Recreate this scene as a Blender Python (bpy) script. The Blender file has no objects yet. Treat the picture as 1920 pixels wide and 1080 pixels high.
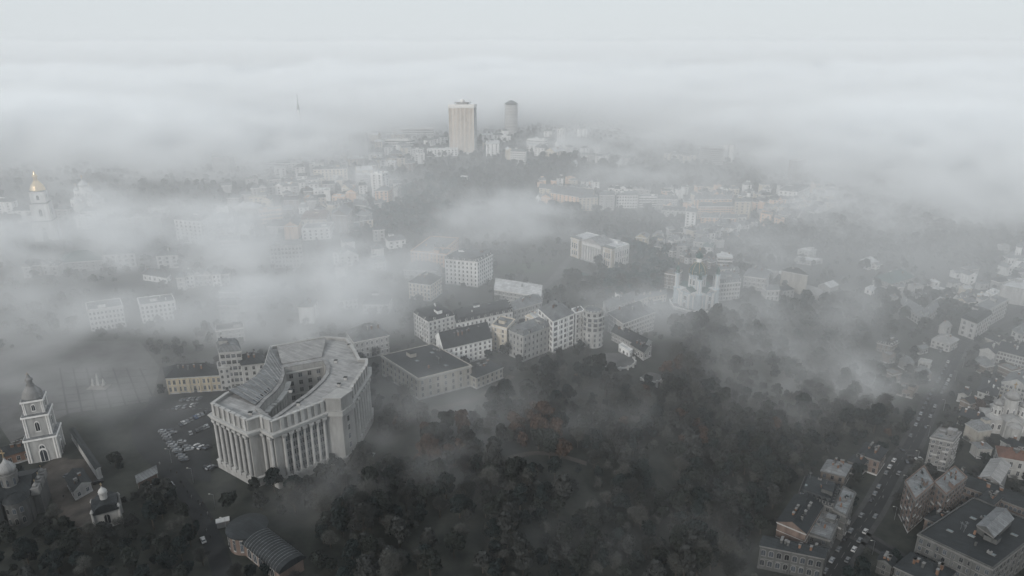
import bpy, math, random
import numpy as np
from mathutils import Vector, Matrix, noise as mnoise
random.seed(11)
R=math.radians
sc=bpy.context.scene
# ---------------------------------------------------------------- camera, sky, sun, exposure
PITCH=19.2; FPX=1280.0; CZ=200.0
cam=bpy.data.objects.new('camera',bpy.data.cameras.new('camera')); sc.collection.objects.link(cam)
cam.location=(0,0,CZ); cam.rotation_euler=(R(90-PITCH),0,0)
cam.data.sensor_width=36; cam.data.lens=24; cam.data.clip_end=60000; sc.camera=cam
w=bpy.data.worlds.new('World'); sc.world=w; w.use_nodes=True
nt=w.node_tree; bg=nt.nodes['Background']; sky=nt.nodes.new('ShaderNodeTexSky'); sky.sky_type='NISHITA'; sky.sun_disc=False
SUN_EL,SUN_AZ=26,205
sky.sun_elevation=R(SUN_EL); sky.sun_rotation=R(SUN_AZ); sky.air_density=1.0; sky.dust_density=1.5
mx=nt.nodes.new('ShaderNodeMix'); mx.data_type='RGBA'; mx.inputs[0].default_value=.93
nt.links.new(sky.outputs[0],mx.inputs[6]); mx.inputs[7].default_value=(6.6,7.05,7.35,1)   # overcast veil over the sky
nt.links.new(mx.outputs[2],bg.inputs[0]); bg.inputs[1].default_value=.10
s=bpy.data.lights.new('sun','SUN'); s.energy=1.7; s.angle=R(12); s.color=(1,.95,.88)
so=bpy.data.objects.new('sun',s); sc.collection.objects.link(so); so.rotation_euler=(R(90-SUN_EL),0,R(-35))
sc.view_settings.view_transform='Standard'; sc.view_settings.look='None'; sc.view_settings.exposure=0.12
sc.view_settings.gamma=1; sc.view_settings.use_curve_mapping=False
sc.render.engine='CYCLES'; c=sc.cycles; c.use_denoising=True; c.max_bounces=10; c.volume_bounces=9; c.diffuse_bounces=2
c.glossy_bounces=1; c.transmission_bounces=2; c.transparent_max_bounces=4
c.volume_step_rate=2.0; c.volume_max_steps=96
# ---------------------------------------------------------------- terrain and projection
EY=[0,100,300,380,430,520,600,700,800,900,1000,1200,1500,1800,2500,30000]
EX=[-110,-90,-15,45,80,190,205,150,70,-130,-110,-50,250,1200,6000,60000]
def terr(x,y):
    xe=float(np.interp(y,EY,EX)); t=min(1,max(0,(x-xe)/140)); t=t*t*(3-2*t)
    far=min(1,max(0,(y-850)/500))
    return -30*t*(1-far*.5)
SP,CP=math.sin(R(PITCH)),math.cos(R(PITCH))
def ray(px,py):
    u=(px-960)/FPX; v=(540-py)/FPX
    return Vector((u,CP+SP*v,-SP+CP*v))
def at(px,py,h=0.0):
    """point h metres above the ground seen at that place of the photograph"""
    d=ray(px,py); z=h
    for _ in range(40):
        t=(z-CZ)/d.z; x,y=d.x*t,d.y*t; z=.5*z+.5*(terr(x,y)+h)
    return Vector((x,y,z))
def proj(x,y,z):
    q=Vector((x,y,z-CZ)); dpt=q.y*CP-q.z*SP; up=q.y*SP+q.z*CP
    return 960+FPX*q.x/dpt, 540-FPX*up/dpt, dpt
# ---------------------------------------------------------------- materials
MATS={}
def mat(n,col,rough=.85,var=.25,scale=.35,metal=0,col2=None,bump=0,streak=False,seams=0,rv=(.86,1.12)):
    if n in MATS: return MATS[n]
    m=bpy.data.materials.new(n); m.use_nodes=True; t=m.node_tree; p=t.nodes['Principled BSDF']
    p.inputs['Roughness'].default_value=rough; p.inputs['Metallic'].default_value=metal
    p.inputs['Specular IOR Level'].default_value=.25
    tc=t.nodes.new('ShaderNodeTexCoord'); geo=t.nodes.new('ShaderNodeNewGeometry')
    mp=t.nodes.new('ShaderNodeMapping'); t.links.new(geo.outputs['Position'],mp.inputs[0])
    if streak: mp.inputs['Scale'].default_value=(1,1,.22)
    nz=t.nodes.new('ShaderNodeTexNoise'); nz.inputs['Scale'].default_value=scale; nz.inputs['Detail'].default_value=5; nz.inputs['Roughness'].default_value=.65
    t.links.new(mp.outputs[0],nz.inputs['Vector'])
    mr=t.nodes.new('ShaderNodeMapRange'); mr.inputs[1].default_value=.3; mr.inputs[2].default_value=.7; t.links.new(nz.outputs[0],mr.inputs[0])
    mxr=t.nodes.new('ShaderNodeMix'); mxr.data_type='RGBA'
    c2=col2 or tuple(x*(1-var*1.6) for x in col); c1=tuple(min(1,x*(1+var*.5)) for x in col) if not col2 else col
    mxr.inputs[6].default_value=(*c2,1); mxr.inputs[7].default_value=(*c1,1)
    t.links.new(mr.outputs[0],mxr.inputs[0])
    # every object keeps a slightly different tone of its own
    oi=t.nodes.new('ShaderNodeObjectInfo'); mr2=t.nodes.new('ShaderNodeMapRange'); mr2.inputs[3].default_value=rv[0]; mr2.inputs[4].default_value=rv[1]
    t.links.new(oi.outputs['Random'],mr2.inputs[0])
    hs=t.nodes.new('ShaderNodeHueSaturation'); t.links.new(mr2.outputs[0],hs.inputs['Value']); t.links.new(mxr.outputs[2],hs.inputs['Color'])
    last=hs.outputs[0]
    if seams:   # sheet joints and patched panels
        br=t.nodes.new('ShaderNodeTexBrick'); mp2=t.nodes.new('ShaderNodeMapping'); mp2.inputs['Rotation'].default_value=(0,0,.5); t.links.new(geo.outputs['Position'],mp2.inputs[0]); t.links.new(mp2.outputs[0],br.inputs['Vector'])
        br.inputs['Scale'].default_value=1; br.inputs['Brick Width'].default_value=5.5; br.inputs['Row Height'].default_value=1.4; br.inputs['Mortar Size'].default_value=.09; br.inputs['Bias'].default_value=0
        br.inputs['Color1'].default_value=(1.12,1.12,1.12,1); br.inputs['Color2'].default_value=(.80,.80,.80,1); br.inputs['Mortar'].default_value=(seams,seams,seams,1)
        mu=t.nodes.new('ShaderNodeMix'); mu.data_type='RGBA'; mu.blend_type='MULTIPLY'; mu.inputs[0].default_value=1; t.links.new(last,mu.inputs[6]); t.links.new(br.outputs['Color'],mu.inputs[7]); last=mu.outputs[2]
    t.links.new(last,p.inputs['Base Color'])
    if bump:
        b=t.nodes.new('ShaderNodeBump'); b.inputs['Strength'].default_value=bump; b.inputs['Distance'].default_value=.3
        t.links.new(nz.outputs[0],b.inputs['Height']); t.links.new(b.outputs[0],p.inputs['Normal'])
    MATS[n]=m; return m
mat('white',(.80,.80,.795),streak=True); mat('cream',(.62,.56,.47),streak=True); mat('peach',(.72,.52,.39),streak=True)
mat('grey',(.42,.42,.42),streak=True); mat('stone',(.33,.33,.325),streak=True,var=.2); mat('brick',(.20,.12,.085)); mat('brown',(.17,.14,.12),streak=True)
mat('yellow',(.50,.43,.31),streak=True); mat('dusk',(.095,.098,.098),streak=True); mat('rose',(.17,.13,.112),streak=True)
mat('trim',(.70,.69,.68),var=.12); mat('trim_dusk',(.17,.17,.168),var=.15)  # dusk tones have the dimness of the foreground put into their colour
mat('roof_dark',(.022,.026,.029),scale=.25,seams=.55,rough=.6); mat('roof_grey',(.17,.178,.185),scale=.2,seams=.55,rough=.55); mat('roof_light',(.55,.56,.57),scale=.2,seams=.55,rough=.5)
mat('roof_green',(.07,.12,.115),scale=.3,seams=.55,rough=.55); mat('roof_red',(.12,.07,.055),scale=.4); mat('roof_stone',(.27,.27,.27),scale=.12,seams=.8,var=.18)
mat('mtrim',(.38,.38,.375),var=.12); mat('pale_blue',(.44,.50,.54),streak=True); mat('dim_white',(.42,.42,.415),streak=True); mat('dim_cream',(.37,.35,.315),streak=True); mat('dim_grey',(.19,.19,.19),streak=True); mat('metal',(.33,.34,.35),rough=.35,metal=.7,var=.1); mat('gold',(.62,.48,.30),rough=.3,metal=.75,var=.1)  # includes darker copies of white, cream, grey with foreground dimness in their colour
mat('glass',(.016,.019,.023),rough=.12,rv=(.4,5.5),var=.3,scale=.9); mat('skylight',(.16,.19,.20),rough=.2,var=.25,scale=.8)
mat('asphalt',(.022,.024,.026),scale=.08,var=.3); mat('paving',(.095,.095,.095),scale=.1,var=.3); mat('paving_pale',(.22,.21,.20),scale=.3,var=.2)
mat('path',(.07,.062,.056),scale=.15,var=.3); mat('paint',(.11,.11,.11),var=.15); mat('bark',(.06,.05,.042),scale=2); mat('lawn',(.035,.055,.03),scale=.1,var=.35)
mat('rubber',(.02,.02,.02)); mat('lamp',(.55,.55,.5)); mat('kerb',(.2,.2,.19))
for k,cc in dict(car_white=(.40,.40,.40),car_silver=(.22,.23,.24),car_black=(.02,.02,.022),car_grey=(.12,.125,.13),car_red=(.25,.03,.025),car_blue=(.03,.06,.14)).items(): mat(k,cc,rough=.25,var=.05)
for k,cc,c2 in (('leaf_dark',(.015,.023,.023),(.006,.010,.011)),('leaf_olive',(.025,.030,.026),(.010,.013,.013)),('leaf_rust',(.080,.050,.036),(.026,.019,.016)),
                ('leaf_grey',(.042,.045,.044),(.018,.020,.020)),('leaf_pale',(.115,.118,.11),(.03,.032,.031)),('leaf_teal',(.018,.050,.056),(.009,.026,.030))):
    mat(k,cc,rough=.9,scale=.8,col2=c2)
# ---------------------------------------------------------------- helpers
def link(o,parent=None):
    sc.collection.objects.link(o)
    if parent is not None: o.parent=parent
    return o
def tag(o,label=None,cat=None,group=None,kind=None):
    if label: o['label']=label
    if cat: o['category']=cat
    if group: o['group']=group
    if kind: o['kind']=kind
    return o
def thing(name,loc,label,cat,group=None):
    o=bpy.data.objects.new(name,None); o.empty_display_size=.5; o.location=loc; link(o); return tag(o,label,cat,group)
class MB:
    def __init__(s): s.v=[]; s.f=[]; s.m=[]; s.mats=[]
    def mi(s,m):
        m=MATS[m] if isinstance(m,str) else m
        if m not in s.mats: s.mats.append(m)
        return s.mats.index(m)
    def add(s,v,f,m):
        o=len(s.v); s.v+=[tuple(p) for p in v]; s.f+=[tuple(i+o for i in q) for q in f]; s.m+=[s.mi(m)]*len(f); return s
    def prism(s,poly,z0,z1,m,cap=True,top=None):
        n=len(poly); v=[(p[0],p[1],z0) for p in poly]+[(p[0],p[1],z1) for p in (top or poly)]
        ar=sum(poly[i][0]*poly[(i+1)%n][1]-poly[(i+1)%n][0]*poly[i][1] for i in range(n))
        f=[(i,(i+1)%n,n+(i+1)%n,n+i) for i in range(n)]
        if cap: f+=[tuple(range(n,2*n)),tuple(range(n-1,-1,-1))]
        if ar<0: f=[q[::-1] for q in f]
        return s.add(v,f,m)
    def box(s,c,ux,uy,hx,hy,z0,z1,m):
        """c=(x,y); ux,uy unit vectors (2d)"""
        P=[(c[0]+a*hx*ux[0]+b*hy*uy[0],c[1]+a*hx*ux[1]+b*hy*uy[1]) for a,b in ((-1,-1),(1,-1),(1,1),(-1,1))]
        return s.prism(P,z0,z1,m)
    def lathe(s,c,prof,m,seg=16,rot=0,z=0):
        n=len(prof); v=[]; f=[]
        for r,zz in prof:
            for i in range(seg):
                a=rot+2*math.pi*i/seg; v.append((c[0]+r*math.cos(a),c[1]+r*math.sin(a),z+zz))
        for j in range(n-1):
            for i in range(seg): f.append((j*seg+i,j*seg+(i+1)%seg,(j+1)*seg+(i+1)%seg,(j+1)*seg+i))
        f.append(tuple(range((n-1)*seg,n*seg))); f.append(tuple(range(seg-1,-1,-1)))
        return s.add(v,f,m)
    def tube(s,a,b,r0,r1,m,seg=5):
        a=Vector(a); b=Vector(b); d=(b-a).normalized(); x=d.orthogonal().normalized(); y=d.cross(x)
        v=[]
        for p,r in ((a,r0),(b,r1)):
            for i in range(seg):
                t=2*math.pi*i/seg; v.append(p+(x*math.cos(t)+y*math.sin(t))*r)
        f=[(i,(i+1)%seg,seg+(i+1)%seg,seg+i) for i in range(seg)]+[tuple(range(seg,2*seg))]
        return s.add(v,f,m)
    def mesh(s,name):
        me=bpy.data.meshes.new(name); me.from_pydata(s.v,[],s.f)
        for m in s.mats: me.materials.append(m)
        me.polygons.foreach_set('material_index',s.m); me.update(); return me
    def build(s,name,parent=None,org=(0,0,0),smooth=False):
        if org!=(0,0,0): s.v=[(p[0]-org[0],p[1]-org[1],p[2]-org[2]) for p in s.v]
        me=s.mesh(name)
        if smooth: me.polygons.foreach_set('use_smooth',[True]*len(me.polygons))
        o=bpy.data.objects.new(name,me); link(o,parent)
        if parent is None and org!=(0,0,0): o.location=org
        return o
# shared window meshes: unit wide, unit high, facing -y
def window_mesh(kind,fr,gl):
    b=MB(); X=(1,0); Y=(0,1)
    if kind=='arch':
        n=8; P=[(-.5,0),(.5,0)]+[(.5*math.cos(math.pi*i/n),.72+.28*math.sin(math.pi*i/n)) for i in range(n+1)]
        for sc_,y,mm in ((1.22,-.10,fr),(.92,-.14,gl)):
            v=[(x*sc_,y,.5+(z-.5)*(sc_ if mm==fr else .94)) for x,z in P]; v+=[(x,.02,z) for x,_,z in v]; k=len(P)
            b.add(v,[tuple(range(k))]+[(i,k+i,k+(i+1)%k,(i+1)%k) for i in range(k)],mm)
        b.box((0,-.15),X,Y,.03,.02,.05,.95,fr)
    else:
        b.box((0,-.05),X,Y,.62,.07,-.08,1.08,fr)
        b.box((0,-.09),X,Y,.5,.05,0.0,1.0,gl)
        if kind=='wide':
            for q in (-.25,0,.25): b.box((q,-.12),X,Y,.015,.03,0,1,fr)
        else: b.box((0,-.12),X,Y,.035,.03,0,1,fr)
        b.box((0,-.12),X,Y,.5,.03,.66,.70,fr)
        b.box((0,-.14),X,Y,.66,.14,-.12,-.06,fr)
    return b.mesh('window_'+kind)
WM={(k,f):window_mesh(k,f,'glass') for k in ('rect','arch','wide') for f in ('trim','trim_dusk','stone','grey','mtrim')}
def put_window(parent,org,p,ang,w,h,kind='rect',fr='trim',name='window'):
    o=bpy.data.objects.new(name,WM[(kind,fr)]); link(o,parent)
    o.location=(p[0]-org[0],p[1]-org[1],p[2]-org[2]); o.rotation_euler=(0,0,ang); o.scale=(w,1,h); return o
def facade(parent,org,P0,P1,cen,zs,hts,bays,w,kind='rect',fr='trim',skip=(),edge=.0,off=.0,cap=None):
    """rows of windows (zs = sill heights, hts = their heights) on the wall from P0 to P1"""
    d=(P1-P0); d.z=0; L=d.length; d.normalize(); n=Vector((d.y,-d.x,0))
    if n.dot(cen-(P0+P1)/2)>0: n=-n
    ang=math.atan2(n.x,-n.y); cnt=0
    for zi,(z,h) in enumerate(zip(zs,hts)):
        for b in range(bays):
            if (zi,b) in skip or (None,b) in skip: continue
            if cap and cnt>=cap: return cnt
            q=P0+d*(edge+(L-2*edge)*(b+.5)/bays)+n*off
            k=kind[zi] if isinstance(kind,(list,tuple)) else kind
            put_window(parent,org,(q.x,q.y,z),ang,w,h,k,fr); cnt+=1
    return cnt
# ---------------------------------------------------------------- generic buildings
FOOT=[]      # footprints for keeping trees off
def building(label,L,F,Rr,H,floors,wall='white',roof='flat',rm='roof_grey',cat='building',name='building',rh=None,bays=None,
             kind='rect',fr='trim',clutter=3,group=None,gable_axis=None,dormers=0,balc=0,pil=False,win=True,bh=.8,courses=True,raw=False,ww=1.35,attic=0,maxw=48):
    if raw: LL,FF,RR=[Vector(q) for q in (L,F,Rr)]; zb=min(terr(q.x,q.y) for q in (LL,FF,RR)); zt=zb+H
    else:
        FF=at(*F,h=H); zt=FF.z
        def pl(p):
            d=ray(*p); t=(zt-CZ)/d.z; return Vector((d.x*t,d.y*t,zt))
        LL,RR=pl(L),pl(Rr); zb=zt-H
    if FF.length<430 or (FF.x>230 and FF.length<720):  # near walls, trims, light roofs take darker copies: foreground dimness put into colour
        wall={'white':'dim_white','cream':'dim_cream','grey':'dim_grey'}.get(wall,wall)
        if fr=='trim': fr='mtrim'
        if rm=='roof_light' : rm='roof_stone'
    a=LL-FF; b=RR-FF; a.z=b.z=0
    if not raw and FF.length>800:
        if abs(a.y)>abs(a.x)*1.2 and a.length>17: a*=17/a.length; 
        if abs(b.y)>abs(b.x)*1.2 and b.length>17: b*=17/b.length
        LL=FF+a; RR=FF+b
    la=max(a.length,.1); lb=max(b.length,.1); ua=a/la; ub=b/lb
    BB=LL+b; org=(FF.x,FF.y,zb); cen=(LL+RR)/2
    root=thing(name,org,label,cat,group); root['h']=H
    FOOT.append([(q.x,q.y) for q in (FF,RR,BB,LL)])
    def pt(s_,t_): q=FF+ua*s_+ub*t_; return (q.x,q.y)
    def para(mb,s0,s1,t0,t1,z0,z1,m): mb.prism([pt(s0,t0),pt(s1,t0),pt(s1,t1),pt(s0,t1)],z0,z1,m)
    wl=MB(); para(wl,0,la,0,lb,zb-5,zt,wall)
    fh=H/(floors+.35); dist=FF.length; far=dist>650
    tr='trim_dusk' if fr=='trim_dusk' else ('mtrim' if fr=='mtrim' else 'trim')
    if courses and not far:
        for k in range(1,floors):
            if k in (1,floors-1) or floors<5: para(wl,-.12,la+.12,-.12,lb+.12,zb+k*fh+.1,zb+k*fh+.35,tr)
        para(wl,-.18,la+.18,-.18,lb+.18,zb-5.1,zb+.9,'grey' if wall!='dusk' else 'dusk')
    if pil and not far:
        for (P,Q,ln,dr) in ((0,1,la,ua),(1,0,lb,ub)):
            nn=max(2,int(ln/6)); 
            for i in range(nn+1):
                q=FF+dr*(.4+(ln-.8)*i/nn); wl.box((q.x,q.y),ua,ub,.4,.4,zb,zt-.7,wall)
    wl.build('wall',root,org)
    if (roof!='flat' or not far) and H>7:
        cn=MB(); e=.45
        para(cn,-e,la+e,-e,lb+e,zt-.55,zt+.02,tr); para(cn,-e*.5,la+e*.5,-e*.5,lb+e*.5,zt-.95,zt-.56,tr); cn.build('cornice',root,org)
    rf=MB(); e=.55
    if roof=='flat':
        k=.35
        para(rf,.3,la-.3,.3,lb-.3,zt+.03,zt+.2,rm)
        for (s0,s1,t0,t1) in ((-.15,la+.15,-.15,k),(-.15,la+.15,lb-k,lb+.15),(-.15,k,k+.002,lb-k-.002),(la-k,la+.15,k+.002,lb-k-.002)):
            para(rf,s0,s1,t0,t1,zt+.03,zt+bh,wall)
        top=zt+.2
    elif roof in('gable','hip'):
        al=gable_axis if gable_axis else ('a' if la>=lb else 'b')
        sh=lb if al=='a' else la; ln=la if al=='a' else lb
        rh=rh or sh*.32; ins=sh*.45 if roof=='hip' else -.0
        ins=min(ins,ln*.48)
        C=[(-e,-e),(la+e,-e),(la+e,lb+e),(-e,lb+e)]; v=[(*pt(*q),zt+.03) for q in C]
        if al=='a': r0,r1=(ins-(e if roof=='gable' else 0),lb/2),(la-ins+(e if roof=='gable' else 0),lb/2); fs=[(0,1,5,4),(2,3,4,5)]; ends=[(1,2,5),(3,0,4)]
        else: r0,r1=(la/2,ins-(e if roof=='gable' else 0)),(la/2,lb-ins+(e if roof=='gable' else 0)); fs=[(1,2,5,4),(3,0,4,5)]; ends=[(0,1,4),(2,3,5)]
        v+=[(*pt(*r0),zt+rh),(*pt(*r1),zt+rh)]
        if roof=='hip': rf.add(v,fs+ends+[(3,2,1,0)],rm)
        else:
            rf.add(v,fs+[(3,2,1,0)],rm); rf.add(v,ends,wall)
        # raised ridge cap
        rf.tube(v[4],v[5],.22,.22,rm,5)
        top=zt+rh*.55
    elif roof=='mansard':
        rh=rh or 3.2; i=1.5
        v=[(*pt(x,y),zt+.03) for x,y in ((-.3,-.3),(la+.3,-.3),(la+.3,lb+.3),(-.3,lb+.3))]
        v+=[(*pt(x,y),zt+rh) for x,y in ((i,i),(la-i,i),(la-i,lb-i),(i,lb-i))]
        v+=[(*pt(x,y),zt+rh+.9) for x,y in ((la*.3,lb*.35),(la*.7,lb*.35),(la*.7,lb*.65),(la*.3,lb*.65))]
        rf.add(v,[(0,1,5,4),(1,2,6,5),(2,3,7,6),(3,0,4,7),(4,5,9,8),(5,6,10,9),(6,7,11,10),(7,4,8,11),(8,9,10,11)],rm); top=zt+rh
    ro=rf.build('roof',root,org)
    rnd=random.Random(label)
    near_=dist<440 and not raw and clutter>0
    for k in range(clutter*2+2 if near_ else (clutter if not far else min(clutter,2))):
        c=MB(); s_=rnd.uniform(.15,.85)*la; t_=rnd.uniform(.2,.8)*lb
        if roof in('gable','hip'):
            if (gable_axis or ('a' if la>=lb else 'b'))=='a': t_=lb*rnd.choice((.3,.38,.62))
            else: s_=la*rnd.choice((.3,.38,.62))
            q=pt(s_,t_); c.box(q,ua,ub,.45,.7,zt,zt+rh*.75+1.3,rnd.choice(('dusk' if near_ else wall,'brick'))); c.box(q,ua,ub,.6,.85,zt+rh*.75+1.3,zt+rh*.75+1.55,'trim_dusk' if near_ else 'grey'); c.build('chimney',ro,org)
        else:
            q=pt(s_,t_); z0=top-.05
            if k==0 and min(la,lb)>9:
                c.box(q,ua,ub,min(2.6,la*.2),min(2,lb*.2),z0,z0+2.6,wall); c.box(q,ua,ub,min(2.8,la*.21),min(2.2,lb*.21),z0+2.6,z0+2.8,rm); c.build('stair_house',ro,org)
            elif near_ and rnd.random()<.3:
                c.box(q,ua,ub,1.3,.9,z0,z0+.35,'trim_dusk'); c.box(q,ua,ub,1.15,.75,z0+.35,z0+.42,'skylight'); c.build('skylight',ro,org)
            elif near_ and rnd.random()<.25:
                c.tube((q[0],q[1],z0),(q[0],q[1],z0+4.5),.07,.04,'metal',5); c.box(q,ua,ub,.8,.04,z0+3.8,z0+3.9,'metal'); c.box(q,ua,ub,.6,.04,z0+3.2,z0+3.3,'metal'); c.build('aerial',ro,org)
            elif near_ and rnd.random()<.25:
                p2_=pt(min(la-1,s_+rnd.uniform(3,7)),t_); c.tube((q[0],q[1],z0+.35),(p2_[0],p2_[1],z0+.35),.22,.22,'dim_grey',6); c.build('duct',ro,org)
            elif rnd.random()<.5:
                c.box(q,ua,ub,.9,.6,z0,z0+1.3,'dim_grey' if near_ else 'metal'); c.lathe(q,[(.35,0),(.35,.35)],'roof_dark',8,z=z0+1.3); c.build('roof_vent',ro,org)
            else:
                c.box(q,ua,ub,.4,.4,z0,z0+2,rnd.choice(('dusk' if near_ else wall,'brick'))); c.build('chimney',ro,org)
    if dormers:
        for (P,dr,nv,ln) in ((FF,ua,ub,la),(FF,ub,ua,lb)):
            nd=max(1,int(dormers*ln/max(la,lb)+.4))
            for i in range(nd):
                q=P+dr*(ln*(i+.5)/nd)+nv*.55; d=MB(); d.box((q.x,q.y),dr,nv,.85,.7,zt+.3,zt+2.1,tr)
                d.box((q.x-nv.x*.72,q.y-nv.y*.72),dr,nv,.5,.04,zt+.6,zt+1.9,'glass')
                c0=q-nv*.8; c1=q+nv*.9
                v=[(*(c0-dr*1.0).xy,zt+2.1),(*(c0+dr*1.0).xy,zt+2.1),(*c0.xy,zt+2.8),(*(c1-dr*1.0).xy,zt+2.1),(*(c1+dr*1.0).xy,zt+2.1),(*c1.xy,zt+2.8)]
                d.add(v,[(0,1,2),(0,2,5,3),(1,4,5,2)],rm); d.build('dormer',ro,org)
    if win:
        sp=3.4 if not far else 3.4+dist/420
        hw=fh*.55
        zs=[zb+fh*(k+.38) for k in range(floors)]
        for P0,P1,ln in ((LL,FF,la),(FF,RR,lb)):
            if ln<4: continue
            nb=max(1,int(ln/sp)) if not bays else max(1,int(round(bays*ln/max(la,lb))))
            while nb*floors>maxw: nb-=1
            facade(root,org,P0.copy(),P1.copy(),cen,zs,[hw]*floors,max(1,nb),ww*(sp/3.4) if far else ww,kind,fr)
        if not far and la>6:
            q=FF+ua*la*.5-ub*.06; d=MB(); d.box((q.x,q.y),ua,ub,.9,.12,zb-.2,zb+2.6,'roof_dark'); d.box((q.x,q.y),ua,ub,1.15,.09,zb-.2,zb+2.85,tr); d.build('door',root,org)
    for i in range(balc):
        nb=max(1,int(lb/5)); k=1+i%(floors-1) if floors>1 else 0; bb=i//max(1,floors-1)
        dr,nv,ln=(ua,ub,la) if i%2 else (ub,ua,lb)
        q=FF+dr*min(ln-2,2.5+bb*5)-nv*.6; z=zb+fh*k+.1
        d=MB(); d.box((q.x,q.y),dr,nv,1.5,.6,z,z+.2,tr); d.box((q.x-nv.x*.55,q.y-nv.y*.55),dr,nv,1.5,.05,z+.2,z+1.15,'grey'); d.build('balcony',root,org)
    return root,FF,LL,RR,BB,zb,ua,ub,la,lb,org
# ---------------------------------------------------------------- landmarks
def plane(px,py,z):
    d=ray(px,py); t=(z-CZ)/d.z; return Vector((d.x*t,d.y*t,z))
def offset_poly(P,e):
    n=len(P); ar=sum(P[i][0]*P[(i+1)%n][1]-P[(i+1)%n][0]*P[i][1] for i in range(n)); sg=1 if ar>0 else -1; out=[]
    for i in range(n):
        a=Vector(P[i-1][:2]); b=Vector(P[i][:2]); c_=Vector(P[(i+1)%n][:2])
        d1=(b-a).normalized(); d2=(c_-b).normalized(); n1=Vector((d1.y,-d1.x))*sg; n2=Vector((d2.y,-d2.x))*sg
        m=(n1+n2); 
        if m.length<.2: m=n1
        m.normalize(); k=e/max(.4,m.dot(n1)); out.append((b.x+m.x*k,b.y+m.y*k))
    return out
def onion(mb,c,z,r,m,h=None,seg=14,cross=True,gold='gold'):
    h=h or r*2.2
    mb.lathe(c,[(r*.82,0),(r*1.0,h*.12),(r*1.06,h*.24),(r*.98,h*.36),(r*.72,h*.52),(r*.38,h*.66),(r*.16,h*.80),(r*.07,h*.95)],m,seg,z=z)
    if cross:
        mb.lathe(c,[(r*.09,0),(r*.05,h*.5)],gold,6,z=z+h*.93); mb.box(c,(1,0),(0,1),r*.28,r*.05,z+h*1.2,z+h*1.26,gold)
def ministry():
    Z=36.0
    O=[(397,757),(464,789),(488,781),(510,791),(561,771),(617,749),(638,748),(652,738),(671,708),(688,683),(688,674),(674,674),(664,655),(650,635),(609,632),(508,650),(502,668),(497,687),(480,709),(458,725),(424,738)]
    Hh=[(510,781),(487,763),(500,747),(517,733),(530,716),(535,699),(533,688),(605,675),(611,687),(609,700),(600,712),(575,735),(538,761)]
    P=[plane(x,y,Z) for x,y in O]; Q=[plane(x,y,Z) for x,y in Hh]
    p2=[(v.x,v.y) for v in P]; q2=[(v.x,v.y) for v in Q]
    org=(P[2].x,P[2].y,0.0)
    root=thing('ministry_building',org,'huge pale curved government building with giant columns round an almond shaped courtyard','building'); FOOT.append(p2)
    cen=Vector((sum(p[0] for p in p2)/len(p2),sum(p[1] for p in p2)/len(p2),0))
    w_=MB(); w_.prism(p2,-6,Z-.8,'stone',cap=False); w_.prism(q2[::-1],0,Z-.8,'stone',cap=False)
    # inner walls must face the courtyard
    w_.build('wall',root,org)
    b=MB(); b.prism(offset_poly(p2,1.3),-6.1,4.2,'stone'); b.prism(offset_poly(p2,1.6),4.2,4.7,'mtrim'); 
    bo=b.build('plinth',root,org); 
    from mathutils.geometry import tessellate_polygon
    def slab(name,outer,inner,z,m,parent):
        tri=tessellate_polygon([[Vector((*a,0)) for a in outer],[Vector((*a,0)) for a in inner]]); al=list(outer)+list(inner)
        k=MB(); v=[(*a,z) for a in al]; fs=[]
        for t in tri:
            a_,b_,c_=[Vector(v[i]) for i in t]; fs.append(tuple(t) if (b_-a_).cross(c_-a_).z>0 else tuple(t[::-1]))
        k.add(v,fs,m); return k
    def band(o1,i1,z0,z1,m,mb):
        n=len(o1); v=[(*a,z0) for a in o1]+[(*a,z1) for a in o1]+[(*a,z0) for a in i1]+[(*a,z1) for a in i1]; f=[]
        for i in range(n):
            j=(i+1)%n; f+=[(i,j,n+j,n+i),(n+i,n+j,3*n+j,3*n+i),(2*n+j,2*n+i,3*n+i,3*n+j),(j,i,2*n+i,2*n+j)]
        mb.add(v,f,m)
    ro=slab('roof',offset_poly(p2,-.9),offset_poly(q2,1.0),Z-1.2,'roof_stone',root).build('roof',root,org)
    for e,z0,z1 in ((1.35,28.0,28.9),(1.7,28.9,29.7),(2.2,29.7,30.4)): c_=MB(); band(offset_poly(p2,e),offset_poly(p2,-.2),z0,z1,'mtrim',c_); c_.build('cornice',root,org)
    a=MB(); band(offset_poly(p2,.25),offset_poly(p2,-1.0),30.4,Z,'stone',a); band(offset_poly(p2,.6),offset_poly(p2,-1.1),Z,Z+.5,'mtrim',a)
    band(offset_poly(q2,.25),offset_poly(q2,2.2),Z-1.2,Z-.35,'roof_stone',a); a.build('parapet',root,org)
    def seg(i,j): return P[i].copy(),P[j].copy()
    def cols(A,B,n,e0,giant=True,z1=27,r=.88,poff=1.5,attic=True,inner=False):
        d=(B-A); d.z=0; L=d.length; d.normalize(); nv=Vector((d.y,-d.x,0))
        if (nv.dot(cen-(A+B)/2)>0)!=inner: nv=-nv
        for k in range(n):
            q=A+d*(e0+(L-2*e0)*k/max(1,n-1)); c0=q+nv*poff*.55
            m=MB(); m.box((c0.x,c0.y),(d.x,d.y),(nv.x,nv.y),r*1.3,r*1.2,3.5,5.6,'mtrim')
            m.lathe((c0.x,c0.y),[(r,5.6),(r*.98,14),(r*.86,z1-1.6),(r*1.05,z1-1.5),(r*.95,z1-1.1),(r*1.5,z1)],'mtrim',14)
            m.box((c0.x,c0.y),(d.x,d.y),(nv.x,nv.y),r*1.45,r*1.35,z1,28.2,'mtrim'); m.build('column',root,org,smooth=False)
            if attic:
                t=MB(); c1=q+nv*.25; t.box((c1.x,c1.y),(d.x,d.y),(nv.x,nv.y),r*1.0,.7,30.35,Z+.9,'mtrim'); t.build('attic_pier',root,org)
        return d,nv,L
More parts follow.
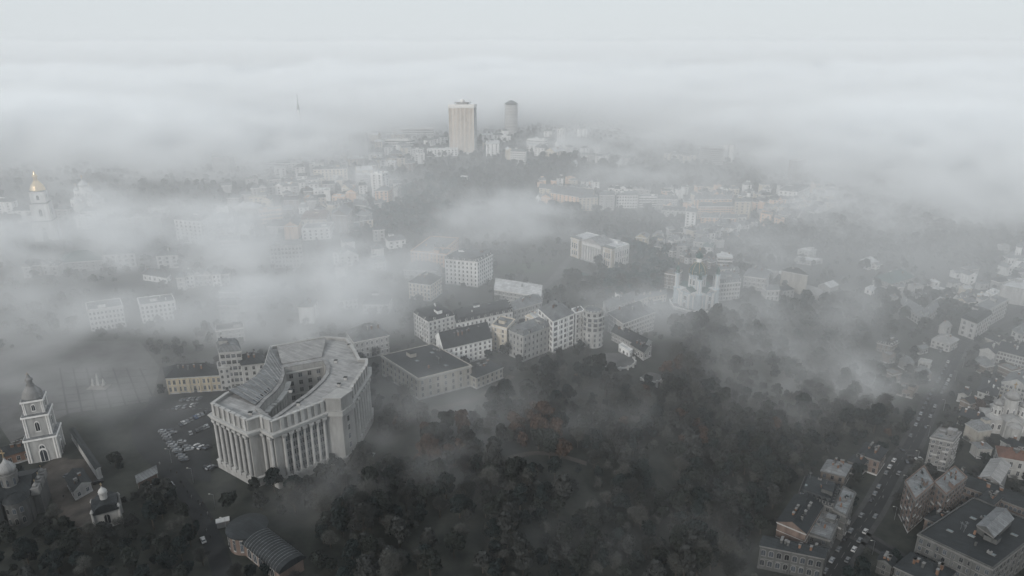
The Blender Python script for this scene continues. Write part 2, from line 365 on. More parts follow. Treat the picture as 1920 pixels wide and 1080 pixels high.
    A,B=seg(0,1); cols(A,B,7,1.8); facade(root,org,A,B,cen,[7,11.2,15.4,19.6,23.6],[2.4,2.4,2.4,2.2,2.0],6,1.5,fr='stone',edge=1.8,off=.05)
    A,B=P[3].copy(),P[5].copy(); cols(A,B,7,4.5)
    for k in range(6):
        d=(B-A).normalized(); L=(B-A).length; x0=4.5+(L-9)*(k+.5)/6
        for s_ in (-.95,.95):
            q=A+d*(x0+s_); nv=Vector((d.y,-d.x,0)); nv=-nv if nv.dot(cen-q)>0 else nv
            for z in (6.6,10.8,15,19.2,23.4): put_window(root,org,(q.x+nv.x*.6,q.y+nv.y*.6,z),math.atan2(nv.x,-nv.y),1.25,2.5,'rect','stone')
    A,B=P[7].copy(),P[9].copy(); cols(A,B,8,2.5); facade(root,org,A,B,cen,[6.6,11,15.4,19.8],[2.6,2.6,2.6,2.2],7,1.7,fr='mtrim',edge=2.5,off=.15)
    A,B=P[2].copy(),P[3].copy(); cols(A,B,2,1.6)
    A,B=P[5].copy(),P[6].copy()
    # pavilion block that stands proud where the long front turns
    pb=MB(); q=[P[5],P[6],P[7]]; fx=(P[6]-P[5]); fx.z=0; fx.normalize()
    G=[plane(613,752,Z),plane(638,752,Z),plane(656,739,Z),plane(634,737,Z)]
    g2=offset_poly([(v.x,v.y) for v in G],.6)
    pb.prism(g2,-6,Z+1.6,'stone'); pb.prism(offset_poly(g2,.9),28.2,30.8,'mtrim'); pb.prism(offset_poly(g2,.5),Z+1.6,Z+2.2,'mtrim'); pb.prism(offset_poly(g2,.8),-6.2,4.4,'stone')
    pb.build('corner_pavilion',root,org)
    for zz in (8,13,18,23):
        m_=(Vector(g2[1]+(0,))+Vector(g2[2]+(0,)))/2; d=(Vector(g2[2]+(0,))-Vector(g2[1]+(0,))).normalized(); nv=Vector((d.y,-d.x,0)); nv=-nv if nv.dot(cen-m_)>0 else nv
        put_window(root,org,(m_.x+nv.x*.05,m_.y+nv.y*.05,zz),math.atan2(nv.x,-nv.y),1.4,2.8,'rect','stone')
    # courtyard walls: colonnade on the curved side and windows on the far side
    ccen=Vector((sum(v[0] for v in q2)/len(q2),sum(v[1] for v in q2)/len(q2),0))
    for i0,i1,n in ((1,2,2),(2,3,3),(3,4,3),(4,5,3)):
        A,B=Q[i0].copy(),Q[i1].copy(); d=(B-A); d.z=0; L=d.length; d.normalize(); nv=Vector((d.y,-d.x,0)); nv=-nv if nv.dot(ccen-A)<0 else nv
        for k in range(n):
            qq=A+d*(L*(k+.3)/n)+nv*1.1; m=MB(); m.lathe((qq.x,qq.y),[(1.3,0),(1.25,12),(1.1,29),(1.5,30.2)],'mtrim',12); m.box((qq.x,qq.y),(d.x,d.y),(nv.x,nv.y),1.7,1.5,30.2,31.2,'mtrim'); m.build('column',root,org)
    A,B=Q[6].copy(),Q[7].copy(); d=(B-A); d.z=0; L=d.length; d.normalize(); nv=Vector((d.y,-d.x,0)); nv=-nv if nv.dot(ccen-A)<0 else nv
    for z in (10.5,15,19.5,24,28.5):
        for k in range(4):
            qq=A+d*(L*(k+.6)/4.2)+nv*.05; put_window(root,org,(qq.x,qq.y,z),math.atan2(nv.x,-nv.y),1.9,2.4,'rect','stone')
    m=MB(); mid=(A+B)/2+nv*.2
    m.box((mid.x,mid.y),(d.x,d.y),(nv.x,nv.y),L/2-.3,.35,31.6,32.2,'mtrim'); m.box((mid.x,mid.y),(d.x,d.y),(nv.x,nv.y),L/2-.3,.3,18.2,18.7,'mtrim'); m.build('string_course',root,org)
    # raised roofs: far wing slab with a shallow slope, ribbed curved band above the colonnade
    far_=[plane(x,y,Z) for x,y in ((528,680),(603,667),(612,640),(520,655))]
    k=MB(); v=[(p.x,p.y,Z-1.1) for p in far_]+[(far_[0].x,far_[0].y,Z-.6),(far_[1].x,far_[1].y,Z-.6),(far_[2].x,far_[2].y,Z+2.2),(far_[3].x,far_[3].y,Z+2.2)]
    k.add(v,[(0,1,5,4),(1,2,6,5),(2,3,7,6),(3,0,4,7),(4,5,6,7)],'roof_stone'); k.build('wing_roof',ro,org)
    outer=[(508,653),(503,668),(498,687),(481,709),(459,724),(430,737)]; inner=[(527,684),(528,699),(524,713),(511,729),(494,744),(478,757)]
    def lerp(l,t):
        x=t*(len(l)-1); i=min(int(x),len(l)-2); f=x-i; return (l[i][0]*(1-f)+l[i+1][0]*f,l[i][1]*(1-f)+l[i+1][1]*f)
    k=MB(); N=20; v=[]
    for i in range(N+1):
        o_=plane(*lerp(outer,i/N),Z); n_=plane(*lerp(inner,i/N),Z); v+=[(o_.x,o_.y,Z+1.6),(n_.x,n_.y,Z-.4),(o_.x,o_.y,Z-1.2),(n_.x,n_.y,Z-1.2)]
    f=[]
    for i in range(N):
        a_=4*i; f+=[(a_+1,a_+5,a_+4,a_),(a_,a_+4,a_+6,a_+2),(a_+5,a_+1,a_+3,a_+7)]
    k.add(v,f,'roof_grey'); kb=k.build('band_roof',ro,org)
    for i in range(1,13):
        o_=plane(*lerp(outer,i/13),Z); n_=plane(*lerp(inner,i/13),Z); r_=MB(); r_.tube((o_.x,o_.y,Z+1.65),(n_.x,n_.y,Z-.3),.28,.28,'roof_stone',4); r_.build('roof_rib',kb,org)
    for i in range(12):
        p0=Vector(plane(*lerp(inner,(i+.65)/13),Z)); p1=Vector(plane(*lerp(inner,(i+1.35)/13),Z)); o0=Vector(plane(*lerp(outer,(i+1)/13),Z)); d=(p1-p0); d.z=0; nv=(o0-p0); nv.z=0
        g=MB(); e=.14; gg=[p0+nv*.05,p1+nv*.05,p1+nv*(.05+e),p0+nv*(.05+e)]; g.add([(a.x,a.y,Z-.32+ (0.02 if j<2 else .30)) for j,a in enumerate(gg)],[(0,1,2,3)],'glass'); g.build('skylight',kb,org)
    for (x,y) in ((470,778),(648,712),(636,724),(560,760),(655,650),(600,655),(630,680),(545,735)):
        q=plane(x,y,Z-1.2); m=MB(); m.box((q.x,q.y),(1,0),(0,1),.8,.6,Z-1.25,Z+.3,'mtrim'); m.box((q.x,q.y),(1,0),(0,1),.95,.75,Z+.3,Z+.5,'roof_dark'); m.build('roof_vent',ro,org)
ministry()
# --- square bell tower with tiers
def bell_tower(base,h,label,rot,w0,w1,w2,domem,name='bell_tower',gate=True,wall='white'):
    q=at(*base); org=(q.x,q.y,q.z); root=thing(name,org,label,'bell tower'); FOOT.append([(q.x-w0,q.y-w0),(q.x+w0,q.y-w0),(q.x+w0,q.y+w0),(q.x-w0,q.y+w0)])
    ux=(math.cos(rot),math.sin(rot)); uy=(-ux[1],ux[0]); c0=(q.x,q.y); z=q.z
    T=[(w0,0,.29),(w1,.29,.55),(w2,.55,.72)]; wl=MB()
    for i,(w_,a,b) in enumerate(T):
        wl.box(c0,ux,uy,w_/2,w_/2,z+h*a-(5 if i==0 else 0),z+h*b,wall)
    wl.build('wall',root,org)
    for (w_,a,b) in T: cn=MB(); cn.box(c0,ux,uy,w_/2+.7,w_/2+.7,z+h*b-.9,z+h*b-.1,'trim'); cn.box(c0,ux,uy,w_/2+.25,w_/2+.25,z+h*b-.1,z+h*b+.5,'roof_grey'); cn.build('cornice',root,org)
    for w_,a,b in T:
        for s1 in (-1,1):
            for s2 in (-1,1):
                for o_ in (0,.16):
                    p=MB(); hw=w_/2*(1-o_)
                    cx=c0[0]+ux[0]*s1*hw*1.0+uy[0]*s2*w_/2; cy=c0[1]+ux[1]*s1*hw+uy[1]*s2*w_/2
                    p.lathe((cx,cy),[(w_*.035,z+h*a+.5),(w_*.03,z+h*b-1)],'trim',8); p.build('column',root,org)
    for (w_,a,b) in T:
        for dv in (0,1,2,3):
            ang=rot+dv*math.pi/2; nx,ny=math.sin(ang),-math.cos(ang); 
            put_window(root,org,(c0[0]+nx*(w_/2+.03),c0[1]+ny*(w_/2+.03),z+h*a+h*(b-a)*.28),ang,w_*.18,h*(b-a)*.42,'arch','trim')
    if gate:
        for ang in (rot,rot+math.pi/2):
            nx,ny=math.sin(ang),-math.cos(ang); put_window(root,org,(c0[0]+nx*(w0/2+.2),c0[1]+ny*(w0/2+.2),z),ang,w0*.24,h*.15,'arch','trim','gateway')
    d=MB(); r=w2*.5; zz=z+h*.72
    d.lathe(c0,[(r*1.05,0),(r*1.12,h*.015),(r*1.0,h*.05),(r*.9,h*.075),(r*.62,h*.11),(r*.42,h*.135),(r*.40,h*.15)],domem,20,z=zz)
    d.lathe(c0,[(r*.30,0),(r*.30,h*.045),(r*.42,h*.05),(r*.40,h*.065),(r*.22,h*.085),(r*.12,h*.11),(r*.07,h*.125)],domem,14,z=zz+h*.15)
    d.lathe(c0,[(r*.16,0),(r*.17,h*.012),(r*.05,h*.03)],'gold',10,z=z+h*.955-h*.02); d.build('dome',root,org,smooth=False)
    x=MB(); x.box(c0,ux,uy,.12,.12,z+h*.96,z+h*1.01,'gold'); x.box(c0,ux,uy,.7,.12,z+h*.985,z+h*.99,'gold'); x.build('cross',root,org)
    return root
bell_tower((90,852),47,'pale bell tower with grey pear dome standing over a monastery gate',R(24),13.5,10.8,8.6,'roof_stone',wall='dim_white')
bell_tower((92,448),76,'tallest bell tower with bright golden dome rising out of thick fog',R(20),20,17,13.5,'gold')
# --- hilltop church
def hill_church():
    q=at(1311,585); c0=(q.x,q.y+14); gz=terr(*c0); org=(c0[0],c0[1],gz); rot=R(45-8)
    root=thing('baroque_church',org,'white and green baroque church with one big dome and four corner turrets on a terrace','church')
    FOOT.append([(c0[0]+22*a,c0[1]+22*b) for a,b in((-1,-1),(1,-1),(1,1),(-1,1))])
    ux=(math.cos(rot),math.sin(rot)); uy=(-ux[1],ux[0]); z=gz-.8
    def P(a,b): return (c0[0]+ux[0]*a+uy[0]*b,c0[1]+ux[1]*a+uy[1]*b)
    wl=MB(); k=12.3
    ch=3.2; wl.prism([P(k-ch,-k),P(k,-k+ch),P(k,k-ch),P(k-ch,k),P(-k+ch,k),P(-k,k-ch),P(-k,-k+ch),P(-k+ch,-k)],z-3,z+16,'pale_blue')
    wl.prism([P(a*4.6,b) for a,b in ((-1,-k-1.4),(1,-k-1.4),(1,k+1.4),(-1,k+1.4))],z-3,z+16.2,'pale_blue'); wl.prism([P(b,a*4.6) for a,b in ((-1,-k-1.4),(1,-k-1.4),(1,k+1.4),(-1,k+1.4))],z-3,z+16.1,'pale_blue')
    wl.build('wall',root,org)
    cn=MB(); o8=[P(k-ch,-k),P(k,-k+ch),P(k,k-ch),P(k-ch,k),P(-k+ch,k),P(-k,k-ch),P(-k,-k+ch),P(-k+ch,-k)]
    cn.prism(offset_poly(o8,.6),z+14.4,z+15.2,'trim'); cn.prism(offset_poly(o8,1.1),z+15.6,z+16.4,'trim'); cn.prism(offset_poly(o8,.5),z-.2,z+1.2,'grey'); cn.build('cornice',root,org)
    for sgn,(A,B) in ((-1,(0,1)),(1,(0,1)),(-1,(1,0)),(1,(1,0))):
        g=MB(); f=(lambda a,b:P(a,b)) if A==0 else (lambda a,b:P(b,a))
        y=sgn*(k+1.5); v=[(*f(-5.2,y),z+16.3),(*f(5.2,y),z+16.3),(*f(0,y),z+19.6),(*f(-5.2,0),z+16.3),(*f(5.2,0),z+16.3),(*f(0,0),z+19.6)]
        g.add(v,[(0,1,2),(2,1,0)],'trim'); g.add(v,[(0,2,5,3),(1,4,5,2)],'roof_green'); g.build('gable',root,org)
        ang0=rot if A==0 else rot+math.pi/2
        ang=ang0 if sgn<0 else ang0+math.pi
        nx,ny=math.sin(ang),-math.cos(ang)
        for zz,hh,ww in ((1.0,6.2,2.6),(9.2,3.8,2.8)): put_window(root,org,(c0[0]+nx*(k+1.45),c0[1]+ny*(k+1.45),z+zz),ang,ww,hh,'arch','trim')
        tx,ty=math.cos(ang),math.sin(ang)
        for o_ in (-4.3,-3.1,3.1,4.3,-7.2,7.2):
            e=k+1.5 if abs(o_)<5 else k+.1
            p=MB(); p.lathe((c0[0]+nx*e+tx*o_,c0[1]+ny*e+ty*o_),[(.62,z),(.55,z+1.2),(.5,z+14.3),(.75,z+15)],'trim',8); p.build('pilaster',root,org)
    for a in (-1,1):
        for b in (-1,1):
            c1=P(a*11.3,b*11.3); t=MB()
            t.lathe(c1,[(2.3,-3),(2.3,15.8),(2.7,16),(2.7,16.8),(1.55,17.2),(1.45,28),(2.1,28.4),(2.0,29.2),(1.4,29.4)],'pale_blue',12,z=z); tr_=t.build('turret',root,org)
            for i in range(6):
                an=i*math.pi/3+rot; p=MB(); p.lathe((c1[0]+1.6*math.cos(an),c1[1]+1.6*math.sin(an)),[(.3,17.2),(.26,28)],'trim',6,z=z); p.build('column',tr_,org)
            d=MB(); d.lathe(c1,[(1.8,0),(1.7,.8),(1.0,1.8),(.6,2.2)],'roof_green',12,z=z+29.2); onion(d,c1,z+31.2,1.5,'roof_green',h=4.8,seg=10); d.build('dome',tr_,org)
    dr=MB(); dr.lathe(c0,[(6.4,15.5),(6.4,27.6),(7.3,28),(7.3,29),(6.2,29.3)],'pale_blue',24,z=z); do=dr.build('drum',root,org)
    for i in range(12):
        an=i*math.pi/6+rot+R(15); put_window(do,org,(c0[0]+6.4*math.sin(an),c0[1]-6.4*math.cos(an),z+20.5),an,1.5,4.8,'arch','trim')
        an+=R(15); p=MB(); p.lathe((c0[0]+6.55*math.sin(an),c0[1]-6.55*math.cos(an)),[(.45,17),(.42,27.6)],'trim',8,z=z); p.build('pilaster',do,org)
    d=MB(); prof=[(6.9,0),(7.1,1.4),(6.8,3.4),(5.9,5.8),(4.4,7.8),(2.8,9.2),(2.1,9.8)]; d.lathe(c0,prof,'roof_green',24,z=z+29.2); dm=d.build('dome',root,org,smooth=False)
    for i in range(8):
        an=i*math.pi/4+rot; r_=MB()
        for (r0,z0),(r1,z1) in zip(prof[:-1],prof[1:]): r_.tube((c0[0]+(r0+.1)*math.cos(an),c0[1]+(r0+.1)*math.sin(an),z+29.2+z0),(c0[0]+(r1+.1)*math.cos(an),c0[1]+(r1+.1)*math.sin(an),z+29.2+z1),.22,.22,'gold',4)
        r_.build('dome_rib',dm,org)
        an+=R(22.5); g=MB(); g.box((c0[0]+6.4*math.cos(an),c0[1]+6.4*math.sin(an)),(math.cos(an),math.sin(an)),(-math.sin(an),math.cos(an)),.5,.8,z+29.3,z+31.9,'trim'); g.build('dormer',dm,org)
    l=MB(); l.lathe(c0,[(2.1,0),(2.1,3.2),(2.7,3.4),(2.2,3.9)],'trim',10,z=z+38.8); onion(l,c0,z+42.2,3.0,'roof_green',h=6.2,seg=12); l.build('lantern',dm,org)
    # terrace with balustrade
    tq=thing('church_terrace',(c0[0],c0[1],gz),'octagonal stone terrace with white parapet carrying the green domed church','terrace')
    o8=[(c0[0]+21*math.cos(R(22.5+45*i)),c0[1]+21*math.sin(R(22.5+45*i))) for i in range(8)]
    t=MB(); t.prism(o8,gz-14,gz+2.1,'grey'); t.build('retaining_wall',tq,org); t=MB(); t.prism(offset_poly(o8,-.6),gz+2.1,gz+2.14,'paving'); t.build('paving',tq,org)
    b=MB()
    for i in range(8):
        a=Vector(o8[i]); bb=Vector(o8[(i+1)%8]); m=(a+bb)/2; u=(bb-a).normalized(); b.box((m.x,m.y),(u.x,u.y),(-u.y,u.x),(bb-a).length/2,.3,gz+2.1,gz+3.1,'trim')
    b.build('parapet',tq,org)
hill_church()
# --- monastery cathedral at the picture's edge
def cathedral():
    base=at(20,960); c0=(base.x-2,base.y-1); z=0.0; org=(c0[0],c0[1],z); rot=R(22)
    ux=(math.cos(rot),math.sin(rot)); uy=(-ux[1],ux[0])
    def P(a,b): return (c0[0]+ux[0]*a+uy[0]*b,c0[1]+ux[1]*a+uy[1]*b)
    root=thing('monastery_cathedral',org,'blue grey monastery church with rounded apses and small domed drums behind dark treetops','church')
    FOOT.append([P(-18,-16),P(18,-16),P(18,14),P(-18,14)])
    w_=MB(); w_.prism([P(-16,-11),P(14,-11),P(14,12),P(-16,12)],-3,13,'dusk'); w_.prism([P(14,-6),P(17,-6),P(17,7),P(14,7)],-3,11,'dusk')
    for x,r in ((-11,4.6),(-1,5.4),(9,4.4)): w_.lathe(P(x,-11),[(r,-3),(r,12.2),(r+.4,12.4),(r+.4,13)],'dusk',20)
    w_.build('wall',root,org)
    ro=MB(); v=[(*P(-16.6,-11.6),13.05),(*P(14.6,-11.6),13.05),(*P(14.6,12.6),13.05),(*P(-16.6,12.6),13.05),(*P(-16,0),17.5),(*P(14,0),17.5)]
    ro.add(v,[(0,1,5,4),(2,3,4,5),(1,2,5),(3,0,4)],'roof_dark')
    for x,r in ((-11,4.6),(-1,5.4),(9,4.4)): ro.lathe(P(x,-11),[(r+.5,13),(r*.7,14.6),(r*.2,15.6)],'roof_dark',20)
    rf=ro.build('roof',root,org)
    for x,r in ((-11,4.6),(-1,5.4),(9,4.4)):
        for da in (-35,0,35):
            an=rot+R(da); cx,cy=P(x,-11)
            for zz,hh in ((2.5,3),(8,2.6)): put_window(root,org,(cx+math.sin(an)*(r+.03),cy-math.cos(an)*(r+.03),zz),an,1.3,hh,'arch','trim_dusk')
    for (x,y,r,zz) in ((6,-2,3.3,15),(-10,-3,3.3,15),(-3,3,4.6,17)):
        d=MB(); d.lathe(P(x,y),[(r,zz-3),(r,zz+6),(r+.4,zz+6.2),(r+.3,zz+6.8)],'trim_dusk',16); dd=d.build('drum',root,org)
        for i in range(8):
            an=i*math.pi/4+rot; cx,cy=P(x,y); put_window(dd,org,(cx+math.sin(an)*r,cy-math.cos(an)*r,zz+1.2),an,.9,3.6,'arch','trim_dusk')
        o=MB(); onion(o,P(x,y),zz+6.8,r*1.0,'roof_stone',h=r*2.4,seg=16); o.build('dome',dd,org,smooth=False)
    for y in (-6,0,6): g=MB(); g.prism([P(14.2,y-2.2),P(17.4,y-2.2),P(17.4,y+2.2),P(14.2,y+2.2)],11.05,14.5,'trim_dusk'); onion(g,P(16,y),14.5,1.1,'trim_dusk',seg=8); g.build('gable_crest',root,org)
cathedral()
# --- small domed gate chapel, funicular station, museum, round tower, terraces, monument
def chapel():
    q=at(205,978); org=tuple(q); rot=R(30); root=thing('gate_chapel',org,'small chapel with arched gables and a white lantern dome among dark trees','chapel'); FOOT.append([(q.x-7,q.y-7),(q.x+7,q.y-7),(q.x+7,q.y+7),(q.x-7,q.y+7)])
    ux=(math.cos(rot),math.sin(rot)); uy=(-ux[1],ux[0]); w_=MB(); w_.box((q.x,q.y),ux,uy,5,4.4,q.z-2,q.z+8.5,'stone'); w_.build('wall',root,org)
    r_=MB(); n=10
    for (a,b,h1,h2) in ((ux,uy,5.6,5.0),(uy,ux,5.0,5.6)):
        v=[]
        for s_ in (-1,1):
            for i in range(n+1):
                t=math.pi*i/n; v.append((q.x+a[0]*h2*.95*math.cos(t)+b[0]*s_*h1,q.y+a[1]*h2*.95*math.cos(t)+b[1]*s_*h1,q.z+8.5+4*math.sin(t)))
        f=[(i,i+1,n+2+i,n+1+i) for i in range(n)]+[tuple(range(n+1)),tuple(range(2*n+1,n,-1))]
        r_.add(v,f,'roof_dark')
    ro=r_.build('roof',root,org)
    t=MB(); t.lathe((q.x,q.y),[(1.5,11.5),(1.5,15),(1.9,15.2)],'stone',10,z=q.z); onion(t,(q.x,q.y),q.z+15.2,1.7,'mtrim',seg=10); t.build('lantern',ro,org)
    for i in range(4):
        an=rot+i*math.pi/2; d=5 if i%2 else 4.4
        put_window(root,org,(q.x+math.sin(an)*d,q.y-math.cos(an)*d,q.z+2),an,2.4,5,'arch','stone')
        for s_ in (-1,1):
            p=MB(); cx=q.x+ux[0]*5.1*(1 if i%2 else -1)+uy[0]*4.5*s_*(1 if i<2 else -1); cy=q.y+ux[1]*5.1*(1 if i%2 else -1)+uy[1]*4.5*s_*(1 if i<2 else -1)
            if i<2: p.lathe((cx,cy),[(.7,-1),(.6,9),(.9,9.6),(.2,11)],'stone',8,z=q.z); p.build('corner_pier',root,org)
chapel()
def station():
    z=0; c0=plane(463,985,9); org=(c0.x,c0.y,0); root=thing('funicular_station',org,'round ended station hall with dark metal roof and arched side bays','building')
    wl=MB(); wl.lathe((c0.x,c0.y),[(8,-5),(8,8.2)],'rose',28); e=plane(535,1048,7); ax=Vector((e.x-c0.x,e.y-c0.y,0)); L=ax.length+4; ax.normalize(); nv=Vector((-ax.y,ax.x,0))
    FOOT.append([(c0.x-9,c0.y-9),(c0.x+26,c0.y-20),(c0.x+26,c0.y+9),(c0.x-9,c0.y+10)])
    m=c0+ax*L*.5; wl.box((m.x,m.y),(ax.x,ax.y),(nv.x,nv.y),L/2,5.4,-20,6.2,'rose'); wl.build('wall',root,org)
    r_=MB(); r_.lathe((c0.x,c0.y),[(8.7,8.25),(8.6,8.8),(4,10.2),(.3,10.8)],'roof_dark',28)
    r_.build('drum_roof',root,org)
    pr=MB(); pr.lathe((c0.x,c0.y),[(8.3,8.2),(8.3,9.6)],'rose',28); 
    b=MB(); n=12
    v=[]
    for s_ in (0,1):
        for i in range(n+1):
            t=math.pi*i/n; p=c0+ax*(5+s_*(L-4))+nv*(6.1*math.cos(t)); v.append((p.x,p.y,6.25+3.2*math.sin(t)))
    f=[(i,n+1+i,n+2+i,i+1) for i in range(n)]+[tuple(range(n,-1,-1)),tuple(range(n+1,2*n+2))]
    b.add(v,f,'roof_dark'); bo=b.build('hall_roof',root,org)
    for i in range(1,15):
        p=c0+ax*(6+(L-6)*i/15); rb=MB()
        for j in range(n):
            t0,t1=math.pi*j/n,math.pi*(j+1)/n; a_=p+nv*6.15*math.cos(t0); b_=p+nv*6.15*math.cos(t1)
            rb.tube((a_.x,a_.y,6.3+3.2*math.sin(t0)),(b_.x,b_.y,6.3+3.2*math.sin(t1)),.09,.09,'roof_grey',4)
        rb.build('roof_seam',bo,org)
    for s_ in (-1,1):
        for i in range(5):
            p=c0+ax*(10+i*4.2)+nv*(5.42*s_); an=math.atan2(nv.x*s_,-nv.y*s_); put_window(root,org,(p.x,p.y,1),an,2.6,4.2,'arch','stone')
    for i in range(7):
        an=R(-70+i*24); put_window(root,org,(c0.x+8.02*math.sin(an),c0.y-8.02*math.cos(an),2.2),an,1.1,5,'rect','stone')
    k=MB(); q=plane(418,979,2); k.box((q.x,q.y),(.9,.4),(-.4,.9),2.6,1.3,-.5,3.0,'dim_grey'); k.box((q.x,q.y),(.9,.4),(-.4,.9),2.9,1.6,3.0,3.3,'mtrim'); o=k.build('kiosk',None,(q.x,q.y,0.0)); tag(o,'white street kiosk with overhanging roof beside the round station','kiosk')
station()
def museum():
    root,F,L,Rr,B,zb,ua,ub,la,lb,org=building('white columned museum with triangular pediment between two heavy wings','' and 0 or (1075,444),(1153,467),(1179,458),19.5,3,'white','flat','roof_light',cat='museum',name='columned_museum',win=False,clutter=2)
    # front is the L-F side: portico in the middle
    n=-ub; mid=(L+F)/2; W_=la*.46
    p=MB(); c_=mid+n*1.6; p.box((c_.x,c_.y),(ua.x,ua.y),(ub.x,ub.y),W_/2,2.2,zb+16.2,zb+19.6,'trim'); p.box((c_.x,c_.y),(ua.x,ua.y),(ub.x,ub.y),W_/2+1,3,zb-3,zb+1.4,'grey'); p.build('portico_beam',root,org)
    for i in range(8):
        q=mid+ua*(W_*(-.46+.92*i/7))+n*3; k=MB(); k.lathe((q.x,q.y),[(.95,1.4),(.9,8),(.78,15.6),(1.1,16.2)],'trim',12,z=zb); k.build('column',root,org)
    g=MB(); y0=n*4.2; y1=-n*(lb*.72); e=W_/2+.8; z0=zb+19.65; zt=zb+25
    A=mid-ua*e+y0; Bq=mid+ua*e+y0; T=mid+y0; A2=mid-ua*e+y1; B2=mid+ua*e+y1; T2=mid+y1
    v=[(A.x,A.y,z0),(Bq.x,Bq.y,z0),(T.x,T.y,zt),(A2.x,A2.y,z0),(B2.x,B2.y,z0),(T2.x,T2.y,zt)]
    g.add(v,[(0,1,2),(3,5,4),(2,1,0)],'trim'); g.add(v,[(0,2,5,3),(1,4,5,2),(3,5,2,0),(2,5,4,1)],'roof_light'); g.build('pediment_roof',root,org)
    for s0,s1 in ((0,.22),(.78,1)):
        k=MB(); a_=F+ua*la*s0; b_=F+ua*la*s1; m=(a_+b_)/2+n*1.8; k.box((m.x,m.y),(ua.x,ua.y),(ub.x,ub.y),la*.105,2.6,zb-4,zb+20.4,'cream'); k.box((m.x,m.y),(ua.x,ua.y),(ub.x,ub.y),la*.115,3,zb+18.6,zb+19.3,'trim'); k.box((m.x,m.y),(ua.x,ua.y),(ub.x,ub.y),la*.118,3.1,zb+20.4,zb+20.9,'roof_grey'); k.build('wing_block',root,org)
        q=m+n*2.62; an=math.atan2(n.x,-n.y)
        for zz,hh in ((3,4.2),(10,5)): 
            for o_ in (-3,0,3): put_window(root,org,(q.x+ua.x*o_,q.y+ua.y*o_,zb+zz),an,1.5,hh,'rect','trim')
        for o_ in (-4.6,4.6):
            pp=q+ua*o_*.98; k=MB(); k.box((pp.x,pp.y),(ua.x,ua.y),(ub.x,ub.y),.7,.35,zb,zb+18.5,'trim'); k.build('pilaster',root,org)
    cen=(L+Rr)/2
    facade(root,org,F.copy(),Rr.copy(),cen,[zb+3,zb+10],[4.2,5],6,1.7,'rect','trim')
    for i in range(7):
        q=F+ub*(lb*i/6*.96+.5)-ua*.3; k=MB(); k.box((q.x,q.y),(ua.x,ua.y),(ub.x,ub.y),.5,.7,zb,zb+18.5,'trim'); k.build('pilaster',root,org)
museum()
